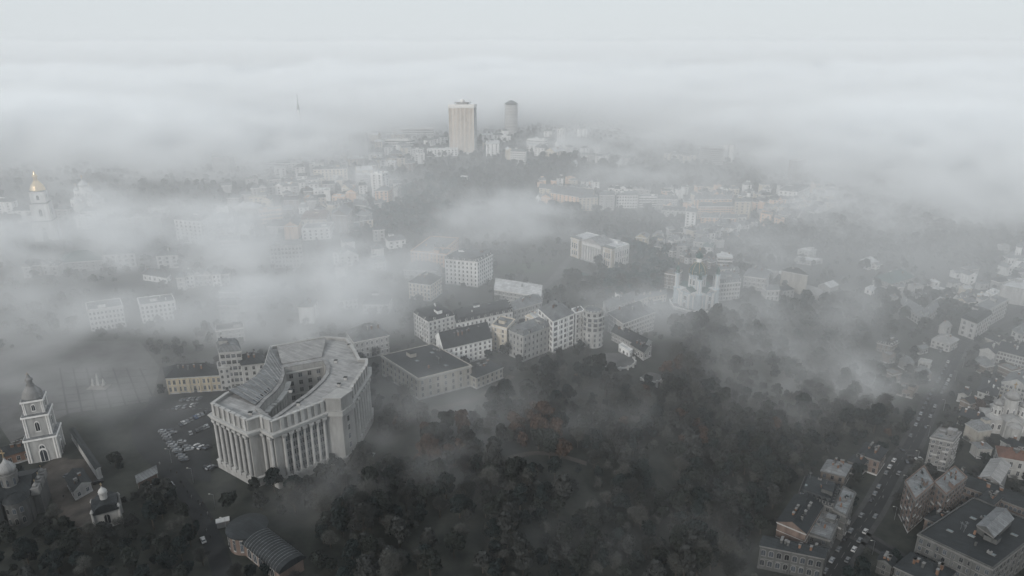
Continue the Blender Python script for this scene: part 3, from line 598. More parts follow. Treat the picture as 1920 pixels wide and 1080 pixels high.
def round_tower():
    q=at(1112,652); c0=(q.x,q.y+6); z=terr(*c0); org=(c0[0],c0[1],z); root=thing('round_apartment_tower',org,'round pale apartment tower with ring balconies and crenellated top beside the terrace','building'); FOOT.append([(c0[0]+9*a,c0[1]+9*b) for a,b in((-1,-1),(1,-1),(1,1),(-1,1))])
    w_=MB(); w_.lathe(c0,[(7.6,-4),(7.6,23),(6.6,23.1),(6.6,26.5)],'dim_white',20,z=z); w_.build('wall',root,org)
    for zz in (23,19.4,15.8,12.2):
        b=MB(); b.lathe(c0,[(7.6,zz-.35),(8.15,zz-.3),(8.15,zz+.1),(7.6,zz+.15)],'mtrim',20,z=z); b.build('ring_band',root,org)
    for k,zz in enumerate((1.5,5.2,8.8,12.9,16.5,20.1)):
        for i in range(12):
            an=i*math.pi/6+R(5); put_window(root,org,(c0[0]+7.6*math.sin(an),c0[1]-7.6*math.cos(an),z+zz),an,1.3 if k<3 else 2.4,1.9 if k<3 else 2.2,'rect' if k<3 else 'wide','mtrim')
    for i in range(10):
        an=i*math.pi/5; put_window(root,org,(c0[0]+6.6*math.sin(an),c0[1]-6.6*math.cos(an),z+23.6),an,1.8,2,'wide','mtrim')
    for i in range(16):
        an=i*math.pi/8; m=MB(); m.box((c0[0]+6.4*math.sin(an),c0[1]-6.4*math.cos(an)),(math.cos(an),math.sin(an)),(-math.sin(an),math.cos(an)),.55,.3,z+26.5,z+27.7,'mtrim'); m.build('merlon',root,org)
    for zz in (16,19.6):
        for da in (15,45):
            an=R(da); m=MB(); m.box((c0[0]+8.4*math.sin(an),c0[1]-8.4*math.cos(an)),(math.cos(an),math.sin(an)),(-math.sin(an),math.cos(an)),1.8,.9,z+zz-.2,z+zz,'mtrim'); m.box((c0[0]+9.2*math.sin(an),c0[1]-9.2*math.cos(an)),(math.cos(an),math.sin(an)),(-math.sin(an),math.cos(an)),1.8,.08,z+zz,z+zz+1,'mtrim'); m.build('balcony',root,org)
    r_=MB(); r_.lathe(c0,[(6.2,26.2),(6.0,26.9),(.4,27.6)],'roof_grey',20,z=z); r_.build('roof',root,org)
    def terrace(px,py,r,hh,label,n):
        q=at(px,py); t=thing('round_terrace',(q.x,q.y,q.z),label,'terrace'); zz=max(q.z,terr(q.x,q.y+r))
        m=MB(); m.lathe((q.x,q.y+r*.4),[(r,-9),(r,.0)],'dusk',32,z=zz+.6); m.build('retaining_wall',t,(q.x,q.y,q.z)); m=MB(); m.lathe((q.x,q.y+r*.4),[(r-.4,.62),(r-.5,.68)],'paving',32,z=zz); m.build('paving',t,(q.x,q.y,q.z))
        m=MB(); seg=32; v=[]
        for i in range(seg+1):
            a=R(195)+R(185)*i/seg
            for rr,z_ in ((r+.25,.45),(r+.25,1.7),(r-.25,1.7),(r-.25,.45)): v.append((q.x+rr*math.cos(a),q.y+r*.4+rr*math.sin(a),zz+z_))
        f=[]
        for i in range(seg):
            for j in range(4): f.append((4*i+j,4*i+(j+1)%4,4*i+4+(j+1)%4,4*i+4+j))
        m.add(v,f,'mtrim'); m.build('parapet',t,(q.x,q.y,q.z))
        for i in range(n):
            a=R(205)+R(165)*i/(n-1); m=MB(); m.box((q.x+(r+.5)*math.cos(a),q.y+r*.4+(r+.5)*math.sin(a)),(math.cos(a),math.sin(a)),(-math.sin(a),math.cos(a)),.5,.55,zz-9,zz+2.4,'mtrim'); m.build('pier',t,(q.x,q.y,q.z))
    terrace(1156,684,13,7,'semicircular belvedere terrace with pale piers below the round tower',8)
    terrace(1222,716,7.5,7,'lower ruined round terrace with thin white piers among bushes',7)
round_tower()
def monument():
    q=at(186,726); o=thing('statue_monument',tuple(q),'pale statue group on stepped plinth standing on the foggy square','monument')
    m=MB(); 
    for i in range(4): m.box((q.x,q.y),(1,0),(0,1),6-i*.9,3.5-i*.6,i*.4,(i+1)*.4,'paving_pale')
    m.build('steps',o,tuple(q))
    for x,h in ((0,9.5),(-3.4,6),(3.4,6)):
        p=MB(); p.box((q.x+x,q.y),(1,0),(0,1),.9,.9,1.6,h*.45,'mtrim'); p.lathe((q.x+x,q.y),[(.75,h*.45),(.85,h*.55),(.6,h*.72),(.7,h*.8),(.3,h*.86),(.36,h*.92),(.2,h)],'mtrim',10); p.build('statue',o,tuple(q))
monument()
# ---------------------------------------------------------------- all other buildings: corners read at the eaves
T_=[
# middle cluster beside the curved building
('corner apartment house with roof turrets and arched balcony bay',(776,586),(803,603),(851,591),18,5,'white','mansard','roof_dark',dict(balc=8,dormers=2,pil=True)),
('long mansard house with a row of small white arched dormers',(856,606),(961,584),(952,566),13,3,'white','mansard','roof_dark',dict(dormers=9,kind='arch')),
('grey roofed block joined to the dormer row behind the cluster',(963,581),(1016,566),(1010,553),13,3,'grey','hip','roof_grey',{}),
('pale beige house with light roof and tall chimney below the parking grid',(927,542),(1014,556),(1018,541),11,3,'stone','gable','roof_light',dict(gable_axis='a')),
('four storey house with dark roof and stepped white bays facing the trees',(832,655),(922,634),(904,611),14,4,'white','gable','roof_dark',dict(gable_axis='a',clutter=4)),
('blank beige fire wall block squeezed between the terrace houses',(922,610),(950,617),(966,600),19,5,'cream','flat','roof_grey',dict(bays=3)),
('slim stair block behind the bay windowed villa',(985,592),(1003,598),(1030,585),19,5,'cream','gable','roof_light',{}),
('ornate villa with curved bay and small grey dome',(955,619),(981,630),(1033,611),19,4,'white','mansard','roof_grey',dict(kind='arch',dormers=2,balc=3)),
('glazed office block with ribbon windows and curved gable',(1010,578),(1037,602),(1076,587),25,6,'white','hip','roof_grey',dict(kind='wide',ww=3.2,bays=5,pil=True)),
('narrow white apartment slab beside the round tower',(1072,580),(1079,588),(1096,583),24,6,'white','flat','roof_grey',dict(balc=5)),
('long foggy classical block with many windows beneath the church hill',(1168,606),(1228,584),(1200,566),15,4,'grey','hip','roof_grey',dict(bays=14)),
('low row with dark metal roof stepping down to the belvedere',(1147,622),(1206,652),(1222,640),7,2,'stone','gable','roof_dark',{}),
('small dark roofed wing at the end of the stepping row',(1183,646),(1207,661),(1222,653),6,1,'stone','gable','roof_dark',{}),
('white boundary house with arched gateway above the round terrace',(1160,648),(1180,660),(1186,656),4.5,1,'white','flat','roof_light',dict(clutter=0)),
('broad flat dark roofed block with few small windows behind poplars',(715,667),(784,711),(884,686),14,3,'dim_cream','flat','roof_dark',dict(clutter=3,bh=.5,bays=9)),
('lower annex with dark roof beside the flat roofed block',(868,696),(893,708),(943,688),8,2,'dim_cream','hip','roof_dark',{}),
('small connecting wing with white gable between two dark roofs',(803,664),(830,674),(842,664),11,3,'cream','gable','roof_dark',{}),
('three storey classical house just behind the curved building',(664,641),(729,628),(712,608),14,3,'grey','hip','roof_grey',dict(kind='arch')),
('balconied beige apartment house veiled by drifting fog',(766,529),(807,534),(828,519),15,4,'cream','hip','roof_dark',dict(balc=9,clutter=4)),
('tall white hotel like block with mansard and rows of arched windows',(834,485),(895,491),(924,476),24,6,'white','mansard','roof_grey',dict(kind='arch',dormers=6)),
('peach walled block with flat roof and roof machinery near the lane',(770,471),(826,475),(860,447),17,5,'peach','flat','roof_grey',dict(clutter=5)),
('peach wing stepping forward from the flat roofed peach block',(806,474),(838,478),(850,468),19,5,'peach','flat','roof_grey',{}),
('grey low hall drowned in fog before the peach block',(757,505),(818,508),(826,497),9,2,'grey','hip','roof_grey',{}),
('white kiosk house on the museum lawn with dark roof',(1069,512),(1082,515),(1086,511),4,1,'white','gable','roof_dark',dict(clutter=0,win=False)),
('second white garden pavilion beside the kiosk house on the museum lawn',(1082,517),(1098,520),(1103,515),4.5,1,'white','hip','roof_green',dict(clutter=0,win=False)),
# around the church
('plain grey brown block standing behind the domed church',(1247,512),(1266,515),(1279,508),14,4,'brown','flat','roof_grey',{}),
('long mansard palace with dense windows next to the domed church',(1342,532),(1389,528),(1383,512),16,4,'grey','mansard','roof_grey',dict(bays=9,dormers=4)),
('pale hipped mansion fading into fog beyond the church',(1395,517),(1436,522),(1444,508),13,3,'stone','hip','roof_grey',{}),
('long low wall like house with white windows leading to the church',(1213,558),(1250,551),(1247,545),7,2,'cream','gable','roof_grey',dict(gable_axis='a')),
('single storey row with pale gable at the edge of the museum wood',(1137,578),(1192,560),(1185,550),7,2,'grey','gable','roof_grey',dict(gable_axis='a')),
('bright white gabled end house poking over the trees',(1153,549),(1156,551),(1174,557),6,2,'white','gable','roof_grey',dict(clutter=1)),
('low cream house between the row and the church lane',(1192,565),(1214,556),(1210,549),8,2,'cream','hip','roof_grey',{}),
('white palace wing with row of black windows behind the church dome',(1344,476),(1346,482),(1374,483),8,2,'white','hip','roof_light',dict(bays=7)),
('cream two storey villa just above the palace wing',(1349,500),(1352,505),(1378,503),8,2,'cream','hip','roof_grey',{}),
('pale house with stepped gable beside the cream villa',(1357,509),(1363,514),(1386,509),8,2,'white','gable','roof_grey',{}),
('castle like cream house with turrets and steep dark roof on the wooded hill',(1466,507),(1484,510),(1515,516),17,4,'cream','hip','roof_dark',dict(kind='arch',clutter=5,rh=5)),
('long shed with white metal roof beside the castle like house',(1534,535),(1556,540),(1572,534),5,1,'stone','gable','roof_light',dict(clutter=0,win=False)),
('lower white roofed shed down the slope from the castle like house',(1505,545),(1536,556),(1552,550),5,1,'stone','gable','roof_light',dict(clutter=0,win=False)),
('square grey block with white attic band on the hill',(1496,468),(1518,471),(1531,468),11,3,'grey','flat','roof_light',{}),
('broad low base building under the square grey block',(1490,486),(1522,490),(1543,486),5,1,'grey','flat','roof_light',{}),
('white villa with light roofs alone among hillside trees',(1614,487),(1630,494),(1645,489),8,2,'white','hip','roof_light',{}),
('small white annex next to the hillside villa',(1634,495),(1644,498),(1655,494),5,1,'white','gable','roof_grey',{}),
('green roofed courtyard building in the valley',(1637,520),(1672,532),(1716,519),7,2,'stone','hip','roof_green',dict(bays=12)),
('pale curved wing closing the green roofed courtyard',(1668,509),(1676,512),(1713,515),7,2,'white','gable','roof_grey',{}),
('tiny white house below the green roofed courtyard',(1622,540),(1634,545),(1644,540),5,1,'white','hip','roof_light',dict(clutter=1)),
('long white wing of the angled house with many windows',(1687,570),(1732,598),(1742,588),8,2,'white','gable','roof_grey',dict(bays=9)),
('shorter white wing meeting the long one at an angle',(1722,587),(1734,598),(1761,575),8,2,'white','gable','roof_grey',{}),
('flat pale roofed sheds in the hollow behind the angled house',(1735,545),(1764,552),(1782,544),4,1,'grey','flat','roof_light',{}),
('market hall with banner covered white front gable',(1803,596),(1832,607),(1860,588),15,3,'white','mansard','roof_dark',dict(bays=6)),
('department store with tall pilasters behind the banner gable house',(1828,573),(1853,583),(1892,562),17,4,'white','flat','roof_grey',dict(pil=True,bays=9)),
('small white roofed house with three windows above the store',(1848,548),(1864,554),(1877,547),7,2,'white','flat','roof_light',{}),
('plain windowless grey slab fading at the picture edge',(1877,536),(1930,545),(1960,530),16,4,'grey','flat','roof_light',dict(win=False)),
('white corner house with sheer side wall',(1898,618),(1918,628),(1946,612),13,3,'white','hip','roof_grey',{}),
('long low two storey house with light roof beside the road bend',(1747,636),(1782,646),(1798,636),7,2,'white','hip','roof_light',{}),
('dark roofed old house with dormers in the trees near the road',(1645,642),(1672,648),(1685,641),8,2,'brown','hip','roof_dark',dict(dormers=3)),
('white blank gable house at the crossroads',(1838,655),(1866,664),(1876,652),10,3,'white','gable','roof_dark',dict(win=False)),
('long white three storey row running from the blank gable',(1871,657),(1931,672),(1940,660),10,3,'white','gable','roof_dark',dict(bays=10)),
('low annex with pale hip roof in front of the blank gable',(1826,676),(1848,681),(1858,673),4,1,'grey','hip','roof_grey',dict(clutter=0)),
('small white shed on the verge of the long road',(1722,678),(1744,683),(1748,677),4,1,'stone','flat','roof_light',dict(clutter=0)),
('roofless outbuilding with pale beams beside the road',(1683,729),(1712,736),(1722,726),5,1,'brown','flat','roof_dark',{}),
('two storey white house with arched roof dormer and broad windows',(1834,733),(1868,744),(1878,718),8,2,'white','hip','roof_dark',dict(dormers=1)),
('small gabled cottage beside the dormered white house',(1797,738),(1814,742),(1823,731),6,1,'stone','gable','roof_dark',{}),
('tall white terrace with close set windows at the picture edge',(1879,716),(1931,731),(1945,714),10,3,'white','gable','roof_grey',dict(bays=9)),
('long low monastery range with dark roof before the five domed church',(1798,779),(1842,791),(1852,779),6,1,'cream','gable','roof_dark',{}),
('scaffolded seven storey house with raw brick top beside the street',(1745,820),(1787,829),(1802,811),20,6,'grey','flat','roof_light',dict(clutter=5,balc=8)),
('red brown roofed hall with white skylights',(1868,836),(1874,856),(1940,868),12,2,'stone','hip','roof_red',dict(clutter=4)),
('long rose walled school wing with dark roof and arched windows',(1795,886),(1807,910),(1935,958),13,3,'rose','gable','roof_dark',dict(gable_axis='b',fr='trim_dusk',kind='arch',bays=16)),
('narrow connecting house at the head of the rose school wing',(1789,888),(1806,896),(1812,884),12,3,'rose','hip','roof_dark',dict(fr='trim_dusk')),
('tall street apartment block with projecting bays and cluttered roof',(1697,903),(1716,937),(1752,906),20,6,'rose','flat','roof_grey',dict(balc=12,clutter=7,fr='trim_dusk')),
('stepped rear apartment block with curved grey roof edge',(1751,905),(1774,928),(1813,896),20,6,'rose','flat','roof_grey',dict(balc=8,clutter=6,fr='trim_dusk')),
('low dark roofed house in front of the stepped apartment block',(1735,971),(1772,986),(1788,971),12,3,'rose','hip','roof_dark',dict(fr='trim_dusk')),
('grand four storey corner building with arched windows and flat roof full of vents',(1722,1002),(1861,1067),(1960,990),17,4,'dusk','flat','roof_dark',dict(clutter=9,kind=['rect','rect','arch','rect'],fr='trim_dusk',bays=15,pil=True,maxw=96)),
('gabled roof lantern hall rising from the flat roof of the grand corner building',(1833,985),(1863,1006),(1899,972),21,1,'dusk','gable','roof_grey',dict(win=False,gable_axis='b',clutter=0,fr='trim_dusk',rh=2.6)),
('slanted glass atrium above the rose school wing',(1838,894),(1874,906),(1894,872),15,1,'dim_grey','gable','roof_stone',dict(win=False,clutter=0,fr='trim_dusk',rh=2.5)),
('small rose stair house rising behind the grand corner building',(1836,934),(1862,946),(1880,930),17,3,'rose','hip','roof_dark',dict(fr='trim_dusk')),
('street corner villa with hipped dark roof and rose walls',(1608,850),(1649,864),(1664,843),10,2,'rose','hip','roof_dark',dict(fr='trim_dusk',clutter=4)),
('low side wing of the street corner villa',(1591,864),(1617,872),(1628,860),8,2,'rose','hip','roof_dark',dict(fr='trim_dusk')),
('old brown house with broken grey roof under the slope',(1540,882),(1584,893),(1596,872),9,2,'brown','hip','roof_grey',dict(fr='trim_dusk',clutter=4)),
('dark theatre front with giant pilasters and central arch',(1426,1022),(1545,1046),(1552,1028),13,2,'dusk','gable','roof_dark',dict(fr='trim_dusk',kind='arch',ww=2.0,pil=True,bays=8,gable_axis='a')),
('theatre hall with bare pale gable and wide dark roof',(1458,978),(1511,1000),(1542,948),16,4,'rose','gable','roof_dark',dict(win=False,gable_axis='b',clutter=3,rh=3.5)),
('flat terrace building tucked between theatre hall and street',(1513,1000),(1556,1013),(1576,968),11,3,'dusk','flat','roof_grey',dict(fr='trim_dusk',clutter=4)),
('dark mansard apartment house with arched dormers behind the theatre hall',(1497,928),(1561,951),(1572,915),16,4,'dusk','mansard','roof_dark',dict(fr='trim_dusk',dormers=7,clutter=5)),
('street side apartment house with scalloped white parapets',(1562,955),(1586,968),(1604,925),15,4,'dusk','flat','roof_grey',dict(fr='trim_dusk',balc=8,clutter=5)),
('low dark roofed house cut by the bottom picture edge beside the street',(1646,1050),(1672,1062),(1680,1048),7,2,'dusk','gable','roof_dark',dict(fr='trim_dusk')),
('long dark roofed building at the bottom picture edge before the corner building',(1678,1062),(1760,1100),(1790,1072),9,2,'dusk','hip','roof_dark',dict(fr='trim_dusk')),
# near left
('yellow classical academy with low hipped roof behind the parking lot',(311,709),(413,703),(406,684),11,2,'yellow','hip','roof_dark',dict(bays=11,pil=True)),
('post modern hotel with round gable and stepped glazed bays',(411,661),(452,658),(446,640),26,6,'white','mansard','roof_grey',dict(kind='wide',ww=2.3,bays=5)),
('lower hotel wing with balconies joining the round gabled hotel',(453,685),(496,680),(488,663),19,5,'white','hip','roof_dark',dict(balc=6)),
('gabled annex of the round gabled hotel facing the parking lot',(409,690),(430,688),(428,678),16,4,'white','flat','roof_grey',dict(kind='arch',bays=2)),
('small white roofed shelter by the road beside bushes',(256,892),(258,905),(294,887),5,1,'rose','gable','roof_grey',dict(clutter=0,win=False)),
('low service building with dark roof and pale end gable in the monastery yard',(123,896),(138,922),(170,904),5,1,'stone','gable','roof_dark',dict(clutter=1)),
('long whitewashed monastery wall building with narrow dark roof',(131,806),(180,880),(188,876),6,1,'white','gable','roof_dark',dict(clutter=0,win=False)),
('dark roofed range beside the bell tower gate',(2,842),(8,856),(56,842),6,1,'brick','gable','roof_dark',dict(gable_axis='b')),
('grand pale office block with arcaded attic sunk in fog',(164,583),(230,574),(225,560),17,4,'white','flat','roof_grey',dict(kind='arch',bays=9)),
('recessed wing of the arcaded office block deeper in fog',(262,573),(328,565),(322,552),15,4,'white','flat','roof_grey',dict(bays=8)),
# fogged quarter
('ornate apartment house with three arched attic gables above the fog',(326,411),(376,415),(398,402),26,6,'white','mansard','roof_grey',dict(dormers=3,kind='arch')),
('pale office slab half dissolved in fog',(410,452),(450,450),(446,440),20,5,'white','flat','roof_grey',dict(bays=7)),
('long light roofed hall showing faintly through fog',(193,478),(252,474),(250,464),14,3,'white','hip','roof_grey',{}),
('faint gabled block beside the light roofed hall',(292,480),(332,478),(330,468),13,3,'white','hip','roof_grey',{}),
('teal shadowed roofs row before the foggy avenue',(118,492),(192,487),(188,476),10,3,'grey','hip','roof_green',{}),
('low white colonnaded pavilion beneath teal roofs',(267,514),(312,521),(320,512),6,1,'white','hip','roof_dark',{}),
('foggy long block with vertical piers below the rounded terrace house',(505,463),(566,460),(562,450),22,5,'grey','flat','roof_grey',dict(pil=True,bays=9)),
('slender gabled town house with pointed front in fog',(624,474),(634,475),(640,468),15,4,'white','gable','roof_grey',{}),
('long row house running from the pointed front into fog',(636,480),(672,478),(668,468),11,3,'white','gable','roof_grey',{}),
('peach blank gable house beside the rounded terrace house',(532,424),(558,423),(566,410),16,4,'peach','gable','roof_dark',dict(win=False,gable_axis='b')),
('cream mansard house with white arched roof window',(563,412),(612,411),(618,398),17,3,'cream','mansard','roof_red',dict(dormers=3)),
('white terrace block with bowed front and roof pavilions',(565,430),(618,427),(626,417),13,3,'white','flat','roof_grey',dict(clutter=5)),
('brown side house stepping down from the bowed terrace block',(622,402),(650,404),(660,392),22,4,'brown','gable','roof_grey',{}),
('peach striped palace facade fading on its lower floors',(486,396),(528,392),(526,384),16,3,'peach','flat','roof_grey',dict(bays=8)),
('dark hipped hall in front of the peach striped palace',(500,424),(545,424),(545,412),9,2,'grey','hip','roof_dark',{}),
('white sunlit stair house with flat top among brown roofs',(622,369),(645,370),(652,362),16,4,'peach','flat','roof_light',dict(bays=3)),
('peach chunky apartment house with hipped grey roof above the teal wood',(703,358),(727,357),(744,348),20,5,'peach','hip','roof_grey',{}),
('slab with stacked curved balconies at the edge of the teal wood',(737,352),(745,356),(773,340),24,6,'grey','flat','roof_grey',dict(balc=12)),
('white apartment slab with dark balcony columns',(695,326),(716,326),(733,321),34,9,'white','flat','roof_light',dict(balc=10)),
('low slab behind the white apartment slab with long roof line',(666,328),(697,329),(700,322),14,4,'grey','flat','roof_light',{}),
('tiny white arcade row in front of brown gardens',(577,358),(614,357),(616,352),9,2,'white','flat','roof_light',dict(bays=6)),
('palace with two round gables and peach attic',(587,318),(650,316),(655,303),19,4,'cream','mansard','roof_grey',dict(dormers=4,bays=9)),
('long grey office with two window bands near fog edge',(497,306),(540,307),(578,298),15,4,'white','flat','roof_dark',dict(bays=12)),
('small gabled house with curved front in the garden hollow',(640,352),(655,354),(665,348),12,3,'cream','gable','roof_grey',{}),
('long low grey house over the teal wood slope',(662,383),(686,386),(695,378),10,2,'grey','gable','roof_grey',{}),
('white cube house between garages and wood',(668,369),(684,370),(690,364),13,3,'grey','flat','roof_grey',{}),
('rooftop cluster house with peach dormers',(643,345),(664,345),(668,338),13,3,'peach','hip','roof_dark',{}),
('round balconied grey building under trees',(668,402),(690,404),(700,396),14,4,'grey','hip','roof_grey',{}),
# far centre
('stepped white residential tower with three heights',(653,253),(682,250),(692,247),48,12,'white','flat','roof_light',dict(bays=7,balc=6,maxw=90)),
('lower white tower wing in front of the stepped tower',(656,267),(670,267),(676,264),32,8,'white','flat','roof_light',{}),
('white blind ended house with one dark window column',(614,281),(626,281),(633,278),20,5,'white','flat','roof_light',dict(bays=3)),
('cream end house with pointed gable beside the long office',(691,251),(708,254),(722,250),22,5,'cream','gable','roof_light',{}),
('long lower office slab with continuous ribbon windows',(722,262),(766,262),(811,256),18,3,'white','flat','roof_light',dict(kind='wide',ww=3.4,bays=12)),
('upper office slab with horizontal white bands',(752,241),(812,241),(815,236),24,4,'white','flat','roof_light',dict(kind='wide',ww=3.6,bays=12)),
('white mid rise block in front of the tall ribbed tower',(765,281),(792,280),(800,274),19,5,'white','flat','roof_grey',dict(bays=6)),
('flat roofed building with white roof waves and peach attic',(800,281),(858,279),(862,268),14,3,'white','flat','roof_light',dict(clutter=5)),
('gabled brown house under the white mid rise block',(728,288),(752,288),(762,280),14,3,'brown','hip','roof_grey',{}),
('brick walled old house with pyramid roof near the wood edge',(760,306),(776,305),(782,300),17,4,'brown','hip','roof_grey',{}),
('spired brown house below the stepped tower',(690,310),(706,310),(712,305),17,4,'brown','hip','roof_grey',dict(rh=11)),
('pair of tall gabled houses beyond the ribbed tower',(911,270),(935,269),(940,262),24,6,'white','gable','roof_light',{}),
('six storey white block with mansard below the cylinder tower',(957,284),(985,285),(991,279),26,6,'white','mansard','roof_grey',dict(bays=7)),
('long white office with strip windows beyond the cylinder tower',(988,261),(1020,263),(1038,259),20,4,'white','flat','roof_light',dict(kind='wide',ww=3,bays=7)),
('white tower slab without windows fading beyond the cylinder tower',(1045,243),(1058,243),(1061,241),42,10,'white','flat','roof_light',dict(bays=3,maxw=30)),
('wide foggy apartment bar behind the ribbed tower',(798,231),(832,231),(837,228),26,6,'white','flat','roof_light',{}),
('low white house beside the foot of the ribbed tower',(898,240),(914,240),(917,236),12,3,'white','flat','roof_light',{}),
('podium house beneath the cylinder tower',(940,256),(957,257),(960,252),12,3,'white','flat','roof_light',{}),
('peach dotted low house beyond the mansard block',(1023,283),(1040,285),(1060,282),14,3,'cream','gable','roof_light',{}),
('grey gabled school between the mansard block and the slab',(1002,276),(1020,278),(1027,272),17,4,'white','hip','roof_grey',{}),
('lonely white shed roof at the edge of the far wood',(1072,305),(1079,307),(1084,304),8,2,'white','gable','roof_light',dict(clutter=0)),
('small white pavilion alone in the middle of the wood',(861,333),(872,334),(878,330),8,2,'white','flat','roof_light',dict(clutter=0)),
('white framed office block with grey glass front at the wood edge',(1314,276),(1357,279),(1360,270),32,8,'grey','flat','roof_light',dict(kind='wide',ww=4,bays=7)),
('sheer white end tower of the framed office block',(1358,272),(1376,272),(1381,269),36,9,'white','flat','roof_light',dict(bays=1,maxw=9)),
('brown brick tower house with recessed white strips',(1480,301),(1494,303),(1512,299),38,9,'brown','flat','roof_light',dict(bays=3,maxw=50)),
('pale twin gabled mansion above the terraced quarter',(1461,357),(1495,360),(1520,350),24,5,'white','mansard','roof_grey',dict(dormers=4)),
('balconied concrete block emerging from fog on the skyline',(396,295),(430,298),(448,292),28,7,'grey','flat','roof_light',dict(balc=6,bays=6)),
('low long house with white roof in mid fog',(440,388),(480,390),(500,380),14,3,'grey','hip','roof_light',{}),
# terraced quarter: large named blocks
('white gabled block with steep roof starting the hillside quarter',(976,358),(1014,374),(1020,364),14,4,'white','gable','roof_grey',{}),
('blank peach gable end in the hillside quarter',(1014,370),(1033,372),(1036,358),17,4,'peach','gable','roof_grey',dict(win=False,gable_axis='b')),
('long peach terrace climbing behind the blank peach gable',(1033,361),(1100,372),(1104,358),17,5,'peach','gable','roof_grey',dict(bays=12)),
('rear terrace with many small chimneys in the hillside quarter',(1011,352),(1112,364),(1120,352),15,4,'cream','gable','roof_grey',dict(bays=12)),
('tall corner house with grey roof closing the peach terrace',(1085,371),(1121,370),(1124,360),20,5,'cream','hip','roof_grey',{}),
('low oval hall with dark roof under the peach terrace',(1048,385),(1080,389),(1086,382),5,1,'stone','hip','roof_dark',dict(clutter=0)),
('plain grey tower like terrace house beside the peach corner',(1124,366),(1152,366),(1155,358),23,6,'grey','mansard','roof_grey',{}),
('white domed apartment house with dark square windows',(1156,366),(1196,366),(1198,358),20,4,'white','mansard','roof_grey',dict(bays=8)),
('open balconied white block beside the domed apartment house',(1198,369),(1232,369),(1234,362),16,4,'white','flat','roof_grey',dict(kind='wide',ww=3,bays=6)),
('row of grey bay fronted houses before the pale church like gables',(1233,373),(1270,374),(1272,366),16,4,'grey','mansard','roof_grey',dict(bays=8)),
('long peach palace terrace in the valley quarter',(1309,387),(1376,387),(1378,376),18,5,'peach','mansard','roof_grey',dict(bays=14,maxw=80)),
('rear orange gabled row above the long peach palace terrace',(1302,374),(1372,373),(1374,365),14,4,'peach','gable','roof_grey',dict(bays=10,dormers=8)),
('spired landmark house with white round turret',(1378,378),(1408,378),(1414,370),26,6,'cream','mansard','roof_grey',{}),
('white five storey house standing tall against the valley wood',(1286,396),(1305,398),(1308,390),24,6,'white','mansard','roof_grey',{}),
('low white dormered wing beside the tall valley house',(1240,394),(1284,396),(1288,388),10,2,'grey','mansard','roof_dark',dict(dormers=5)),
('peach house with big arched attic window',(1314,407),(1348,408),(1350,400),15,4,'peach','mansard','roof_grey',dict(dormers=3)),
('peach row with pointed dormers beside the arched attic',(1349,409),(1380,409),(1383,401),14,3,'peach','mansard','roof_grey',dict(dormers=3)),
('bright peach block under white railings',(1419,398),(1446,404),(1452,394),17,4,'peach','flat','roof_grey',{}),
('bright peach end block above the curved wall',(1448,408),(1470,414),(1474,402),14,4,'peach','flat','roof_grey',{}),
('cream gabled manor alone at the edge of the museum wood',(1192,444),(1212,446),(1218,440),10,2,'yellow','gable','roof_grey',{}),
('peach low roofed villa beside the lane below the terraces',(1363,438),(1380,444),(1388,438),6,1,'peach','hip','roof_grey',dict(clutter=0)),
('grey four storey house with columns above the church spire',(1269,462),(1286,461),(1290,454),13,4,'grey','hip','roof_grey',{}),
('faceted hall with pale walls behind the church spire',(1300,452),(1330,456),(1338,444),13,3,'grey','hip','roof_grey',{}),
('curved roof building beside the faceted hall',(1316,462),(1334,464),(1340,456),12,3,'white','hip','roof_green',{}),
]
for (lab,L,F,Rr,H,fl,wall,roof,rm,o) in T_:
    cat='shed' if 'shed' in lab or 'shelter' in lab else ('office block' if 'office' in lab else ('hotel' if 'hotel ' in lab else ('house' if any(k in lab for k in('house','villa','manor')) else 'building')))
    nm={'shed':'shed','office block':'office_block','hotel':'hotel','house':'town_house','building':'building'}[cat]
    building(lab.replace(' right hand',''),L,F,Rr,H,fl,wall,roof,rm,cat=cat,name=nm,**o)
